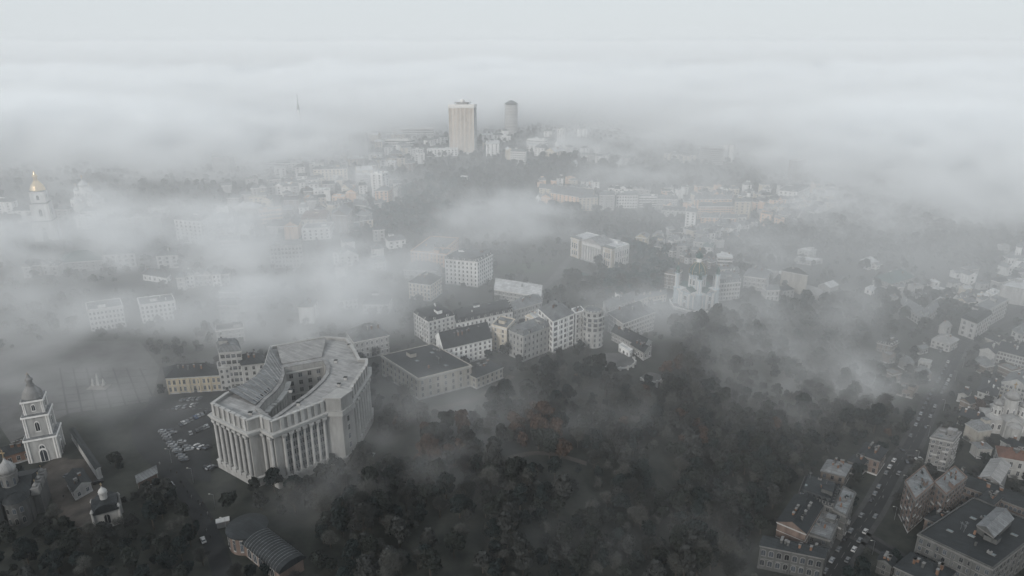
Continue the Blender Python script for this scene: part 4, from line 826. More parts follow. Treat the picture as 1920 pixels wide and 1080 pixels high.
# ---- the ribbed office tower and the cylinder tower
def ribbed():
    root,F,L,Rr,B,zb,ua,ub,la,lb,org=building('tall pale office tower with vertical ribs and small dome on its roof',(841,197),(888,197),(897,195),97,22,'white','flat','roof_light',cat='office tower',name='office_tower',win=False,clutter=0)
    n=-ub
    for i in range(20):
        q=F+ua*(la*i/19)+n*.5; k=MB(); k.box((q.x,q.y),(ua.x,ua.y),(ub.x,ub.y),.55,.6,zb,zb+92,'trim'); k.build('rib',root,org)
        if i<19:
            q=F+ua*(la*(i+.5)/19)+n*.12; k=MB(); k.box((q.x,q.y),(ua.x,ua.y),(ub.x,ub.y),la/19*.30,.1,zb+4,zb+91,'cream')
            for j in range(24): k.box((q.x+n.x*.12,q.y+n.y*.12),(ua.x,ua.y),(ub.x,ub.y),la/19*.35,.06,zb+6+j*3.6,zb+7.0+j*3.6,'peach')
            k.build('window',root,org)
    for s_,w_ in ((.2,1),(.5,.6),(.8,1)):
        q=F+ub*lb*s_-ua*.15; k=MB(); k.box((q.x,q.y),(ub.x,ub.y),(ua.x,ua.y),lb*.05*w_,.2,zb+4,zb+93,'glass'); k.build('window',root,org)
    a=MB(); c_=(L+Rr)/2; a.box((c_.x,c_.y),(ua.x,ua.y),(ub.x,ub.y),la/2+.8,lb/2+.8,zb+92,zb+98,'trim'); a.build('crown_band',root,org)
    k=MB(); k.box((c_.x,c_.y),(ua.x,ua.y),(ub.x,ub.y),la*.22,lb*.3,zb+98,zb+102,'grey'); k.build('plant_room',root,org)
    k=MB(); k.lathe((c_.x,c_.y),[(4,0),(5,2),(4.6,4.4),(3,6.2),(.4,7)],'white',16,z=zb+101.5); k.build('radar_dome',root,org)
    for s_ in (-1,1): k=MB(); q=c_+ua*s_*la*.3; k.lathe((q.x,q.y),[(.6,0),(.5,3),(2.8,4),(2.6,4.6),(.3,4.2)],'metal',12,z=zb+98); k.build('satellite_dish',root,org)
ribbed()
def cyl():
    q=at(958.5,253); org=tuple(q); h=78; root=thing('cylinder_tower',org,'round glass apartment tower with conical cap beyond the ribbed tower','tower'); FOOT.append([(q.x-18,q.y-18),(q.x+18,q.y-18),(q.x+18,q.y+18),(q.x-18,q.y+18)])
    r=16; w_=MB(); w_.lathe((q.x,q.y),[(r,-4),(r,h*.93)],'grey',28,z=q.z); w_.build('wall',root,org)
    for k in range(20):
        m=MB(); m.lathe((q.x,q.y),[(r,0),(r+.5,.1),(r+.5,1.3),(r,1.4)],'trim',28,z=q.z+2+k*3.6); m.build('floor_band',root,org)
    m=MB(); m.lathe((q.x,q.y),[(r*.86,h*.93),(r*.86,h*.96),(r*1.06,h*.965),(r*1.06,h*.985),(r*.9,h),(r*.3,h*1.06),(.5,h*1.08)],'roof_grey',28,z=q.z); m.build('roof',root,org)
cyl()
# ---- five domed church, small far church, foggy cathedral, spires and masts
def small_church(base,s_,label,wall,dome,name='parish_church',fr='trim',drums=((0,0,3.2,1.25),(-6,-1,2.1,1),(6,-1,2.1,1),(0,5.5,2.1,1)),rot=R(-12)):
    q=at(*base); org=tuple(q); root=thing(name,org,label,'church'); ux=(math.cos(rot),math.sin(rot)); uy=(-ux[1],ux[0])
    FOOT.append([(q.x+12*s_*a,q.y+12*s_*b) for a,b in((-1,-1),(1,-1),(1,1),(-1,1))])
    def P(a,b): return (q.x+ux[0]*a*s_+uy[0]*b*s_,q.y+ux[1]*a*s_+uy[1]*b*s_)
    w_=MB(); w_.prism([P(-10,-5),P(10,-5),P(10,7),P(-10,7)],q.z-3,q.z+8*s_,wall); w_.prism([P(-4,-8),P(4,-8),P(4,10),P(-4,10)],q.z-3,q.z+9*s_,wall); w_.lathe(P(0,-8),[(3.4*s_,-3),(3.4*s_,7*s_)],wall,16,z=q.z); w_.build('wall',root,org)
    r_=MB()
    for (a,b,c_,d,z_) in ((-10.4,10.4,-5.4,7.4,8),(-4.4,4.4,-8.4,10.4,9)):
        v=[(*P(a,c_),q.z+z_*s_+.03),(*P(b,c_),q.z+z_*s_+.03),(*P(b,d),q.z+z_*s_+.03),(*P(a,d),q.z+z_*s_+.03)]
        if b-a>d-c_: v+=[(*P(a+2,(c_+d)/2),q.z+(z_+2.6)*s_),(*P(b-2,(c_+d)/2),q.z+(z_+2.6)*s_)]; f=[(0,1,5,4),(1,2,5),(2,3,4,5),(3,0,4)]
        else: v+=[(*P((a+b)/2,c_+1),q.z+(z_+2.6)*s_),(*P((a+b)/2,d-1),q.z+(z_+2.6)*s_)]; f=[(0,1,4),(1,2,5,4),(2,3,5),(3,0,4,5)]
        r_.add(v,f,dome)
    r_.lathe(P(0,-8),[(3.7*s_,7*s_),(2*s_,8.6*s_),(.3,9*s_)],dome,16,z=q.z); ro=r_.build('roof',root,org)
    for (x,y,r,k) in drums:
        d=MB(); r*=s_; d.lathe(P(x,y),[(r,7*s_),(r,14*s_*k),(r+.35,14*s_*k+.2),(r+.2,14*s_*k+.6)],wall,14,z=q.z); dd=d.build('drum',root,org)
        o=MB(); onion(o,P(x,y),q.z+14*s_*k+.6,r*1.02,dome,h=r*2.0); o.build('dome',dd,org)
        if q.y<900:
            for i in range(8):
                an=i*math.pi/4; cx,cy=P(x,y); put_window(dd,org,(cx+math.sin(an)*r,cy-math.cos(an)*r,q.z+10*s_),an,.8*s_,2.6*s_*k,'arch',fr)
    for o_ in (-8,-5,5,8): p=P(o_,-5.05); put_window(root,org,(*p,q.z+2.5*s_),rot,1.3*s_,3*s_,'arch',fr)
small_church((1882,806),1.25,'white five domed church with grey roofs beside the monastery range','dim_white','roof_stone')
small_church((1903,496),1.1,'small white church with single spire far at the wood edge','white','roof_grey',drums=((0,0,2.8,1.3),))
small_church((165,392),1.7,'foggy many domed cathedral beside the tallest bell tower','white','roof_light')
def spire(px,py,h,r,label,m='roof_grey',name='church_spire',cat='spire'):
    q=at(px,py); root=thing(name,tuple(q),label,cat); k=MB(); k.lathe((q.x,q.y),[(r,-4),(r,h*.6),(r*1.15,h*.61),(r*.9,h*.66)],'white',12,z=q.z); k.build('shaft',root,tuple(q)); k=MB(); k.lathe((q.x,q.y),[(r,h*.66),(r*.9,h*.72),(r*.4,h*.8),(r*.12,h)],m,12,z=q.z); k.build('dome',root,tuple(q))
spire(565,262,104,3.4,'lone slim spire just breaking the sea of fog','roof_light')
spire(1400,398,44,2.6,'thin white needle spire of the terraced quarter')
def mast():
    q=plane(1561,112,60); root=thing('lattice_mast',(q.x,q.y,0),'very tall faint lattice television mast rising past the fog horizon','mast'); 
    for k in range(12):
        z0,z1=k*32,(k+1)*32; r0,r1=24*(1-k/13),24*(1-(k+1)/13); t=MB(); C_=[(a*.7,b*.7) for a,b in((-1,-1),(1,-1),(1,1),(-1,1))]
        for i in range(4):
            a,b=C_[i]; a2,b2=C_[(i+1)%4]; t.tube((q.x+a*r0,q.y+b*r0,z0),(q.x+a*r1,q.y+b*r1,z1),1.3,1.2,'roof_light',4); t.tube((q.x+a*r0,q.y+b*r0,z0),(q.x+a2*r1,q.y+b2*r1,z1),.7,.7,'roof_light',4); t.tube((q.x+a*r1,q.y+b*r1,z1),(q.x+a2*r1,q.y+b2*r1,z1),.7,.7,'roof_light',4)
        t.build('mast_section',root,(q.x,q.y,0))
mast()
# ---- narrow town houses of the valley quarter and scattered small houses
rnd=random.Random(5)
def rowhouses(p0,p1,n,H,dep,walls,label,group,jit=1.5):
    for i in range(n):
        f0=i/n; f1=(i+.94)/n; y=rnd.uniform(-jit,jit); h=H*rnd.uniform(.85,1.2)
        a=(p0[0]+(p1[0]-p0[0])*f0,p0[1]+(p1[1]-p0[1])*f0+y); b=(p0[0]+(p1[0]-p0[0])*f1,p0[1]+(p1[1]-p0[1])*f1+y)
        F=at(*b,h=h); d=ray(*a); t=(F.z-CZ)/d.z; L=Vector((d.x*t,d.y*t,F.z)); u=(L-F); u.z=0; n_=Vector((-u.y,u.x,0)).normalized(); 
        if n_.y<0: n_=-n_
        w_=rnd.choice(walls); zb=F.z-h
        nm={'white':'white','cream':'cream','peach':'peach','grey':'grey','brown':'brown'}[w_]
        rt=rnd.choice(('mansard','gable','hip')); rm=rnd.choice(('roof_grey','roof_grey','roof_dark'))
        rr=building(f'{nm} {label}',tuple((L.x,L.y,0)),tuple((F.x,F.y,0)),tuple((F.x+n_.x*dep,F.y+n_.y*dep,0)),h,max(2,int(h/3.6)),w_,rt,rm,cat='house',name='terraced_house',group=f'{nm} {group}',raw=True,clutter=1,maxw=9,rh=rnd.uniform(3,5) if rt!='mansard' else 3,dormers=rnd.choice((0,1)))
rowhouses((1300,432),(1365,418),9,12,11,('grey','white','cream'),'narrow terraced house stepping up the lower valley lane','terraced houses on the lower valley lane')
rowhouses((1318,440),(1422,415),13,13,11,('grey','white','cream'),'narrow terraced house with steep gable beside the curved valley road','terraced houses beside the curved valley road')
rowhouses((1300,366),(1378,364),8,13,11,('grey','cream','peach'),'small roofed house on the upper edge of the valley quarter','houses on the upper edge of the valley quarter')
rowhouses((1416,378),(1500,372),10,15,11,('grey','white','peach'),'jumbled house behind the needle spire','houses behind the needle spire')
rowhouses((1440,390),(1550,384),12,13,11,('grey','white','cream'),'jumbled house on the valley quarter ridge','houses on the valley quarter ridge')
rowhouses((1470,402),(1545,394),8,12,11,('grey','white','peach'),'outer house where the valley quarter meets the wood','outer houses of the valley quarter')
rowhouses((1500,372),(1572,380),7,12,11,('white','cream','grey'),'far end house of the valley quarter','far end houses of the valley quarter')
rowhouses((1219,458),(1262,470),6,7,8,('white','grey','cream'),'little arched cottage at the museum wood edge','cottages at the museum wood edge')
rowhouses((1262,452),(1300,446),5,9,9,('white','grey'),'small house tucked above the domed church','small houses above the domed church')
rowhouses((1275,478),(1335,492),7,7,8,('grey','brown','white'),'old lane house behind the church dome','old lane houses behind the church dome')
rowhouses((1380,432),(1400,424),3,9,9,('white','peach'),'last house on the curved valley road','last houses on the curved valley road')
rowhouses((1012,350),(1110,352),9,12,11,('cream','grey','white'),'chimneyed house on the back row of the hillside quarter','back row houses of the hillside quarter')
rowhouses((1140,352),(1220,356),7,10,10,('grey','white'),'small roof peeping over the domed apartment house','roofs behind the domed apartment house')
rowhouses((556,296),(650,290),8,16,13,('white','grey','cream'),'hazy street house before the stepped tower','hazy houses before the stepped tower')
rowhouses((700,300),(760,296),5,14,12,('white','brown','cream'),'hazy gabled house near the brick pyramid roof','hazy gabled houses')
rowhouses((1090,290),(1190,296),8,14,12,('white','grey'),'faint low house behind the far wood','faint low houses behind the far wood')
rowhouses((1245,288),(1305,292),5,14,12,('white','cream'),'hazy house beside the framed office block','hazy houses beside the framed office block')
rowhouses((470,352),(560,348),6,14,13,('white','grey'),'veiled house in the fog gap','veiled houses in the fog gap')
rowhouses((640,418),(700,412),5,11,10,('brown','grey','cream'),'brown garden house above the teal wood','garden houses above the teal wood')
rowhouses((600,392),(660,376),5,14,10,('brown','cream','grey'),'crowded brown roofed house beside the stair house','crowded roofs beside the stair house')
rowhouses((800,262),(840,258),3,14,12,('white','grey'),'pale house beside the ribbed tower base','pale houses by the ribbed tower base')
rowhouses((1775,560),(1830,556),5,6,8,('white','grey'),'low hut in the hazy hollow','low huts in the hazy hollow')
rowhouses((1690,552),(1735,562),4,5,8,('grey','white'),'garden hut behind the angled house','garden huts behind the angled house')
rowhouses((330,520),(430,512),6,12,12,('white','grey'),'ghostly house deep in the fog bank','ghostly houses deep in the fog bank')
rowhouses((40,500),(110,496),4,11,12,('grey','brown'),'shadowed house under the fog near the tallest bell tower','shadowed houses under the fog')
rowhouses((200,412),(300,404),6,12,12,('white','grey'),'fogged house between the cathedral and the arched attic house','fogged houses by the cathedral')

# ---- infill houses, denser quarters
CEL=set()
def infill(poly,n,H,label,group,walls=('grey','white','cream','brown'),size=(9,15),rfs=('gable','hip','mansard','flat'),rms=('roof_grey','roof_grey','roof_dark'),ang=0.2):
    xs=[p[0] for p in poly]; ys=[p[1] for p in poly]; got=0; tries=0
    while got<n and tries<n*30:
        tries+=1; px,py=rnd.uniform(min(xs),max(xs)),rnd.uniform(min(ys),max(ys))
        ins=False; m=len(poly)
        for i in range(m):
            x1,y1=poly[i]; x2,y2=poly[(i+1)%m]
            if (y1>py)!=(y2>py) and px<(x2-x1)*(py-y1)/(y2-y1)+x1: ins=not ins
        if not ins: continue
        q=at(px,py); w_=rnd.uniform(*size); d_=rnd.uniform(size[0]*.7,size[1]*.75); k=max(w_,d_)*.75+1
        if any(min(a[0] for a in P)-k<q.x<max(a[0] for a in P)+k and min(a[1] for a in P)-k<q.y<max(a[1] for a in P)+k for P in FOOT): continue
        if any((q.x-x)**2+(q.y-y)**2<(k+6)**2 for x,y in RCL): continue
        a=ang+rnd.uniform(-.25,.25)+(math.pi/2 if rnd.random()<.3 else 0); ux=Vector((math.cos(a),math.sin(a),0)); uy=Vector((-ux.y,ux.x,0)); wl=rnd.choice(walls); h=H*rnd.uniform(.75,1.3)
        c_=Vector((q.x,q.y,q.z+h)); F=c_+ux*w_/2-uy*d_/2; L=c_-ux*w_/2-uy*d_/2; Rr=c_+ux*w_/2+uy*d_/2
        roof=rnd.choice(rfs)
        building(f'{wl} {label}',tuple(L),tuple(F),tuple(Rr),h,max(1,int(h/3.5)),wl,roof,rnd.choice(rms),cat='house',name='town_house',group=f'{wl} {group}',raw=True,clutter=1,maxw=10,rh=3 if roof=='mansard' else None)
        got+=1
RCL=[]
for (x0,y0),(x1,y1) in (((1545,1100),(1640,950)),((1640,950),(1712,830)),((1712,830),(1770,712)),((1770,712),(1806,645)),((1806,645),(1925,600)),((1806,645),(1700,618)),((1815,640),(1925,575))):
    for i in range(13): q=at(x0+(x1-x0)*i/12,y0+(y1-y0)*i/12); RCL.append((q.x,q.y))
infill([(1820,620),(1925,600),(1925,900),(1850,880),(1790,800),(1800,690)],26,9,'low house packed in between the long street and the five domed church','low houses by the five domed church',size=(8,15))
infill([(1640,560),(1700,535),(1840,540),(1925,560),(1925,600),(1800,640),(1700,620)],24,7,'small valley house among bare trees above the road bend','small valley houses above the road bend',walls=('white','grey','cream'),size=(7,13),rms=('roof_light','roof_grey','roof_grey'))
infill([(1660,640),(1740,650),(1760,690),(1710,770),(1660,740)],5,6,'old garden house in the wood beside the long street','old garden houses beside the long street',walls=('grey','brown'),size=(7,11))
infill([(1880,470),(1925,480),(1925,560),(1800,545),(1790,520)],9,8,'hazy hillside house below the single spired church','hazy houses below the single spired church',walls=('white','grey'))
infill([(480,270),(780,250),(800,320),(700,330),(640,350),(480,340)],44,16,'hazy city house in the quarter below the ribbed tower','hazy city houses below the ribbed tower',walls=('white','grey','cream','white'),size=(14,26),rms=('roof_grey','roof_light'))
infill([(560,340),(700,330),(770,360),(690,410),(640,430),(560,430),(520,380)],34,13,'crowded city house on the teal wood edge','crowded city houses on the teal wood edge',walls=('cream','grey','peach','white','brown'),size=(11,19))
infill([(900,255),(1080,250),(1180,300),(1060,300),(900,300)],13,15,'pale house around the foot of the cylinder tower','pale houses around the cylinder tower',walls=('white','cream','white'),size=(13,24),rms=('roof_light','roof_grey'))
infill([(1300,420),(1420,410),(1340,470),(1290,490),(1200,470),(1210,455)],26,8,'small pitched roof house in the hollow behind the domed church','small houses in the hollow behind the domed church',walls=('white','grey','cream','brown'),size=(8,13))
infill([(1000,342),(1120,345),(1130,360),(1010,360)],10,12,'packed town house in the hillside quarter','packed town houses in the hillside quarter',walls=('cream','peach','white'),size=(9,15))
infill([(1240,360),(1560,360),(1560,400),(1420,415),(1250,400)],40,13,'packed town house in the valley quarter','packed town houses in the valley quarter',walls=('cream','peach','white','grey'),size=(9,15))
infill([(0,395),(320,395),(320,440),(0,440)],10,13,'ghost pale house inside the thick fog belt','ghost pale houses inside the fog belt',walls=('white','grey'),size=(14,24))
infill([(420,350),(560,350),(560,450),(420,450)],12,14,'half veiled house at the fog belt edge','half veiled houses at the fog belt edge',walls=('white','cream','grey'),size=(12,22))
infill([(640,440),(760,440),(760,520),(640,530)],7,11,'low veiled roof near the peach block','low veiled roofs near the peach block',walls=('grey','white'),size=(12,20))
infill([(430,560),(640,560),(760,560),(740,610),(640,600),(430,640)],7,11,'roof dimly seen in the fog behind the hotel','roofs dimly seen behind the hotel',walls=('grey','white'),size=(14,22))
infill([(1395,520),(1470,520),(1500,560),(1400,570)],5,9,'small misty house between the church hill and the castle like house','small misty houses by the church hill',walls=('white','grey'),size=(9,15))
# ---------------------------------------------------------------- ground sheet
def ground():
    core_x=list(np.arange(-700,1001,10)); core_y=list(np.arange(90,1501,10))
    xs=[-30000,-12000,-5000,-2500,-1400,-1000]+core_x+[1300,1800,2800,5000,12000,30000]
    ys=[-3000,-500,0]+core_y+[1600,1800,2200,3000,5000,9000,16000,30000]
    v=[(x,y,terr(x,y)+ (0.0)) for y in ys for x in xs]; n=len(xs)
    f=[(j*n+i,j*n+i+1,(j+1)*n+i+1,(j+1)*n+i) for j in range(len(ys)-1) for i in range(n-1)]
    m=mat('earth',(.036,.038,.033),scale=.12,col2=(.010,.013,.012),bump=.3)
    b=MB(); b.add(v,f,'earth'); o=b.build('ground',smooth=True); tag(o,kind='structure')
ground()
mat('pavement',(.045,.046,.047),scale=.2)
def smooth_path(pts,step=4):
    W=[at(*p) for p in pts]; out=[]
    for i in range(len(W)-1):
        p0=W[max(0,i-1)];p1=W[i];p2=W[i+1];p3=W[min(len(W)-1,i+2)]; n=max(1,int((p2-p1).length/step))
        for k in range(n):
            t=k/n; q=.5*((2*p1)+(p2-p0)*t+(2*p0-5*p1+4*p2-p3)*t*t+(3*p1-p0-3*p2+p3)*t*t*t); out.append((q.x,q.y))
    out.append((W[-1].x,W[-1].y)); return out
def ribbon(name,pts,w_,m,lift,kind='structure',off=0,dash=None):
    P=smooth_path(pts) if not isinstance(pts[0],tuple) or len(pts)<60 and max(p[0] for p in pts)>-9999 and pts[0][0]>-1 and name!='' and not getattr(ribbon,'world',False) else pts
    v=[];f=[]
    for i,(x,y) in enumerate(P):
        a=Vector(P[max(0,i-1)]); b=Vector(P[min(len(P)-1,i+1)]); d=(b-a).normalized(); n=Vector((-d.y,d.x))
        for s_ in (-1,-.33,.33,1): q=Vector((x,y))+n*(off+s_*w_/2); v.append((q.x,q.y,terr(q.x,q.y)+lift))
    for i in range(len(P)-1):
        if dash and (i//dash)%2: continue
        for j in range(3): f.append((4*i+j+1,4*i+j,4*i+4+j,4*i+5+j))
    b=MB(); b.add(v,f,m); o=b.build(name); return tag(o,kind=kind),P
ROADS=[]
def road(pts,w_,name='road',pave=True,m='asphalt',marks=True):
    _,P=ribbon(name,pts,w_,m,.14+.013*len(ROADS)*(len(ROADS)<8)+(.02 if len(ROADS)>=8 else 0)*(len(ROADS)-7)); ROADS.append((P,w_/2+(3 if pave else 1)))
    if pave:
        for s_ in (-1,1): ribbon('pavement',pts,2.4,'pavement',.36,off=s_*(w_/2+1.3))
    if marks: ribbon('road_marking',pts,.2,'paint',.34,dash=1)
    return P
ST=road([(1545,1100),(1600,1010),(1640,950),(1678,880),(1712,830),(1742,765),(1770,712),(1790,672),(1806,645),(1850,622),(1925,600)],7.5)
road([(1690,862),(1720,850),(1745,862),(1760,880)],7,marks=False); road([(1600,1000),(1640,1020),(1720,1070)],6,marks=False)
road([(1806,645),(1760,625),(1700,618)],7,marks=False); road([(1815,640),(1870,600),(1925,575)],8,marks=False)
RL=road([(425,1100),(405,1030),(372,960),(335,905),(300,868),(270,835),(262,800),(285,765),(330,745),(420,735)],8,pave=False,marks=False)
road([(60,905),(100,870),(118,858)],7,name='path',m='path',pave=False,marks=False); road([(200,985),(130,960),(115,900),(105,866)],9,name='path',m='path',pave=False,marks=False)
road([(985,560),(1030,530),(1062,492),(1082,470)],7,name='path',m='paving',pave=False,marks=False); road([(1030,530),(1075,510),(1110,512)],5,name='path',m='paving',pave=False,marks=False)
road([(1240,585),(1180,600),(1130,590)],6,name='path',m='paving',pave=False,marks=False); road([(1500,400),(1440,440),(1380,470),(1345,500),(1250,560)],6,name='road',pave=False,marks=False)
road([(960,705),(900,745),(850,760),(800,770)],5,name='path',m='path',pave=False,marks=False); road([(770,880),(900,870),(1010,850),(1100,870)],3,name='path',m='path',pave=False,marks=False)
road([(0,560),(150,545),(300,530),(420,540),(520,560)],14,pave=False); road([(420,735),(520,620),(620,560),(720,520)],9,pave=False,marks=False)
def area(name,pts,m,lift):
    W=[at(*p) for p in pts]; b=MB(); b.add([(q.x,q.y,q.z+lift) for q in W],[tuple(range(len(W)))],m); o=b.build(name); 
    if (W[1]-W[0]).cross(W[2]-W[1]).z<0: o.data.flip_normals()
    return tag(o,kind='structure'),W
CLEAR=[]
sq,_=area('square',[(20,830),(130,775),(285,752),(300,690),(262,640),(100,640),(0,660),(0,800)],'paving',.08)
lot,_=area('parking_lot',[(280,745),(400,738),(395,905),(335,895),(270,812)],'asphalt',.11)
yard,_=area('yard',[(70,905),(118,862),(170,860),(185,900),(220,950),(180,985),(120,960)],'path',.06)
CLEARPX=[[(20,830),(130,775),(285,752),(300,690),(262,640),(100,640),(0,660),(0,800)],[(275,745),(420,735),(420,915),(335,900),(265,812)],[(60,905),(118,862),(170,860),(185,900),(228,950),(180,985),(100,960)],
 [(960,545),(1040,505),(1060,480),(1100,500),(1110,520),(1060,530),(1040,560)],[(770,760),(960,700),(1000,730),(860,790)],[(1720,660),(1810,640),(1810,690),(1740,700)],[(1100,652),(1190,650),(1195,705),(1105,705)],[(1195,690),(1245,690),(1250,730),(1195,730)],[(300,860),(300,760),(270,760),(200,700),(60,700),(10,860)]]
mat('joint',(.02,.02,.02))
# grid of darker joints in the square, parking grid, flower beds
def strip(name,a,b,w_,m,lift,kind='structure'):
    A,B=at(*a),at(*b); d=(B-A); L=d.length; d.normalize(); n=Vector((-d.y,d.x,0))*w_/2; k=max(1,int(L/8)); v=[]
    for i in range(k+1):
        q=A+(B-A)*(i/k)
        for s_ in (-1,1): p=q+n*s_; v.append((p.x,p.y,terr(p.x,p.y)+lift))
    bb=MB(); bb.add(v,[(2*i+1,2*i,2*i+2,2*i+3) for i in range(k)],m); return tag(bb.build(name),kind=kind)
for i in range(7): strip('paving_joint',(128+i*27,782-i*5),(112+i*25,690),1.0,'joint',.09)
for i in range(6): strip('paving_joint',(105+i*3,770-i*14),(285-i*2,748-i*11),.8,'joint',.094)
for i in range(9): strip('parking_line',(993+i*6,532-i*0.5),(1003+i*6,545-i*.5),.4,'paint',.16)
for i in range(4): strip('parking_line',(990,530+i*4),(1045,522+i*6),.4,'paint',.164)
for i in range(9): strip('crossing_stripe',(288+i*12,770-i*.4),(294+i*12,769-i*.4),.7,'paint',.17)
for pts in ([(1030,522),(1044,506),(1060,510),(1050,523)],[(1046,504),(1062,500),(1068,505),(1058,509)],[(930,500),(1000,492),(1040,497),(1020,512),(940,512)]):
    o,_=area('lawn',pts,'lawn',.1)
rnd=random.Random(3)
# ---------------------------------------------------------------- cars
def car_proto(paint):
    b=MB(); X=(1,0);Y=(0,1)
    v=[];prof=[(-2.15,.35),(2.15,.35),(2.2,.7),(1.9,.88),(.95,.98),(-1.7,1.0),(-2.1,.9),(-2.2,.6)]
    for y in (-.86,.86): v+=[(x,y,z) for x,z in prof]
    n=len(prof); b.add(v,[tuple(range(n)),tuple(range(2*n-1,n-1,-1))]+[(i,n+i,n+(i+1)%n,(i+1)%n) for i in range(n)],paint)
    b.prism([(-1.3,-.62),(.35,-.62),(.35,.62),(-1.3,.62)],1.43,1.47,paint); body=b.mesh('body')
    b=MB(); b.prism([(-1.75,-.8),(1.0,-.8),(1.0,.8),(-1.75,.8)],.97,1.43,'glass',top=[(-1.3,-.6),(.35,-.6),(.35,.6),(-1.3,.6)]); gl=b.mesh('cabin_glass')
    b=MB(); v=[]; 
    for y in (-.1,.1): v+=[(.33*math.cos(i*math.pi/5),y,.33*math.sin(i*math.pi/5)) for i in range(10)]
    b.add(v,[tuple(range(9,-1,-1)),tuple(range(10,20))]+[(i,(i+1)%10,10+(i+1)%10,10+i) for i in range(10)],'rubber'); wh=b.mesh('wheel')
    return body,gl,wh
CARP={k:car_proto(k) for k in ('car_white','car_silver','car_black','car_grey','car_red','car_blue')}
def car(x,y,ang,place,group):
    k=rnd.choices(list(CARP),[15,24,30,26,1,4])[0]; col=k[4:]
    o=thing('parked_car',(x,y,terr(x,y)+.16),f'{col} car parked {place}','car',f'{col} {group}'); o.rotation_euler=(0,0,ang); o.scale=(1.06,1.06,1.06)
    for nme,me in zip(('body','cabin_glass'),CARP[k]): link(bpy.data.objects.new(nme,me),o)
    for a,b in ((1.35,.82),(1.35,-.82),(-1.35,.82),(-1.35,-.82)): w_=bpy.data.objects.new('wheel',CARP[k][2]); link(w_,o); w_.location=(a,b,.33)
def carline(a,b,n,place,group,turn=90,prob=.9,jit=.3):
    A,B=at(*a),at(*b); d=B-A; an=math.atan2(d.y,d.x)
    for i in range(n):
        if rnd.random()>prob: continue
        q=A+d*((i+.5)/n); car(q.x+rnd.uniform(-jit,jit),q.y+rnd.uniform(-jit,jit),an+R(turn)+rnd.uniform(-.06,.06),place,group)
carline((324,768),(370,760),7,'in the back row of the big parking lot','cars in the back row of the parking lot',60)
carline((330,752),(392,748),8,'by the academy side of the parking lot','cars by the academy',70)
carline((335,800),(395,770),9,'in the middle row of the parking lot','cars in the middle of the parking lot',75)
carline((348,818),(392,800),7,'in the second middle row of the parking lot','cars in the second row of the parking lot',75)
carline((304,808),(348,868),13,'along the slanting lane of the parking lot','cars along the slanting lane',60)
carline((318,806),(372,862),12,'on the inner side of the slanting lane','cars on the inner side of the slanting lane',60,prob=.7)
carline((366,838),(392,842),5,'near the columns of the curved building','cars near the curved building columns',80)
carline((388,876),(402,880),3,'at the plinth corner of the curved building','cars at the plinth corner',75)
for p,a in (((422,977),20),((698,856),80),((184,906),40),((128,893),70)): q=at(*p); car(q.x,q.y,R(a),'alone near pixelated trees'.replace('pixelated ','the ') ,'cars standing alone near the trees')
def along(P,off,i0,i1,place,group,prob=.75,step=6.2):
    acc=0
    for i in range(max(1,int(len(P)*i0)),int(len(P)*i1)):
        a=Vector(P[i-1]); b=Vector(P[i]); acc+=(b-a).length
        if acc>=step:
            acc=0
            if rnd.random()<prob:
                d=(b-a).normalized(); q=b+Vector((-d.y,d.x))*off; car(q.x,q.y,math.atan2(d.y,d.x),place,group)
along(ST,2.8,0,.30,'at the kerb beside the dark theatre','cars at the kerb by the theatre'); along(ST,-2.8,.05,.30,'at the kerb opposite the dark theatre','cars opposite the theatre',.4)
along(ST,2.8,.36,.66,'along the treed side of the long street','cars on the treed side of the long street',.8); along(ST,-2.8,.36,.62,'along the house side of the long street','cars on the house side of the long street',.6)
along(ST,-1.8,.3,.95,'driving down the middle of the long street'.replace('driving down','in'),'cars in the middle of the long street',.12)
along(RL,3.3,.1,.5,'beside the tree lined lane to the square','cars beside the lane to the square',.2)
for p in ((1700,868),(1708,858),(1722,862),(1690,845),(1755,868),(1835,860),(1845,858),(1800,930),(1810,945),(1764,660),(1785,655),(1800,662)):
    q=at(*p); car(q.x,q.y,rnd.uniform(0,6),'near the street junction and courtyards','cars near the junction and courtyards')
# ---------------------------------------------------------------- people (a few pixels tall)
def person_mesh(coat):
    V=[(0,0,.95),(0,0,1.2),(0,0,1.42),(0,0,1.55),(0,0,1.68),(.12,0,.88),(.14,.12,.48),(.14,.02,.05),(-.12,0,.88),(-.14,-.12,.48),(-.14,-.16,.06),(.2,0,1.4),(.27,.02,1.1),(.26,.12,.85),(-.2,0,1.4),(-.27,0,1.1),(-.26,-.06,.85),(0,.03,1.75)]
    E=[(0,1),(1,2),(2,3),(3,4),(4,17),(0,5),(5,6),(6,7),(0,8),(8,9),(9,10),(2,11),(11,12),(12,13),(2,14),(14,15),(15,16)]
    rad=[.17,.18,.2,.07,.11,.11,.075,.06,.11,.075,.06,.08,.055,.045,.08,.055,.045,.09]
    me=bpy.data.meshes.new('person'); me.from_pydata(V,E,[]); o=bpy.data.objects.new('tmp',me); sc.collection.objects.link(o)
    o.modifiers.new('s','SKIN'); 
    for i,r in enumerate(rad): me.skin_vertices[0].data[i].radius=(r,r)
    me.skin_vertices[0].data[0].use_root=True
    o.modifiers.new('u','SUBSURF').levels=1
    dg=bpy.context.evaluated_depsgraph_get(); m2=bpy.data.meshes.new_from_object(o.evaluated_get(dg)); bpy.data.objects.remove(o); m2.materials.clear(); m2.materials.append(MATS[coat]); return m2
PM=[(c_,person_mesh(k)) for c_,k in (('dark','rubber'),('grey','dim_grey'),('brown','bark'))]
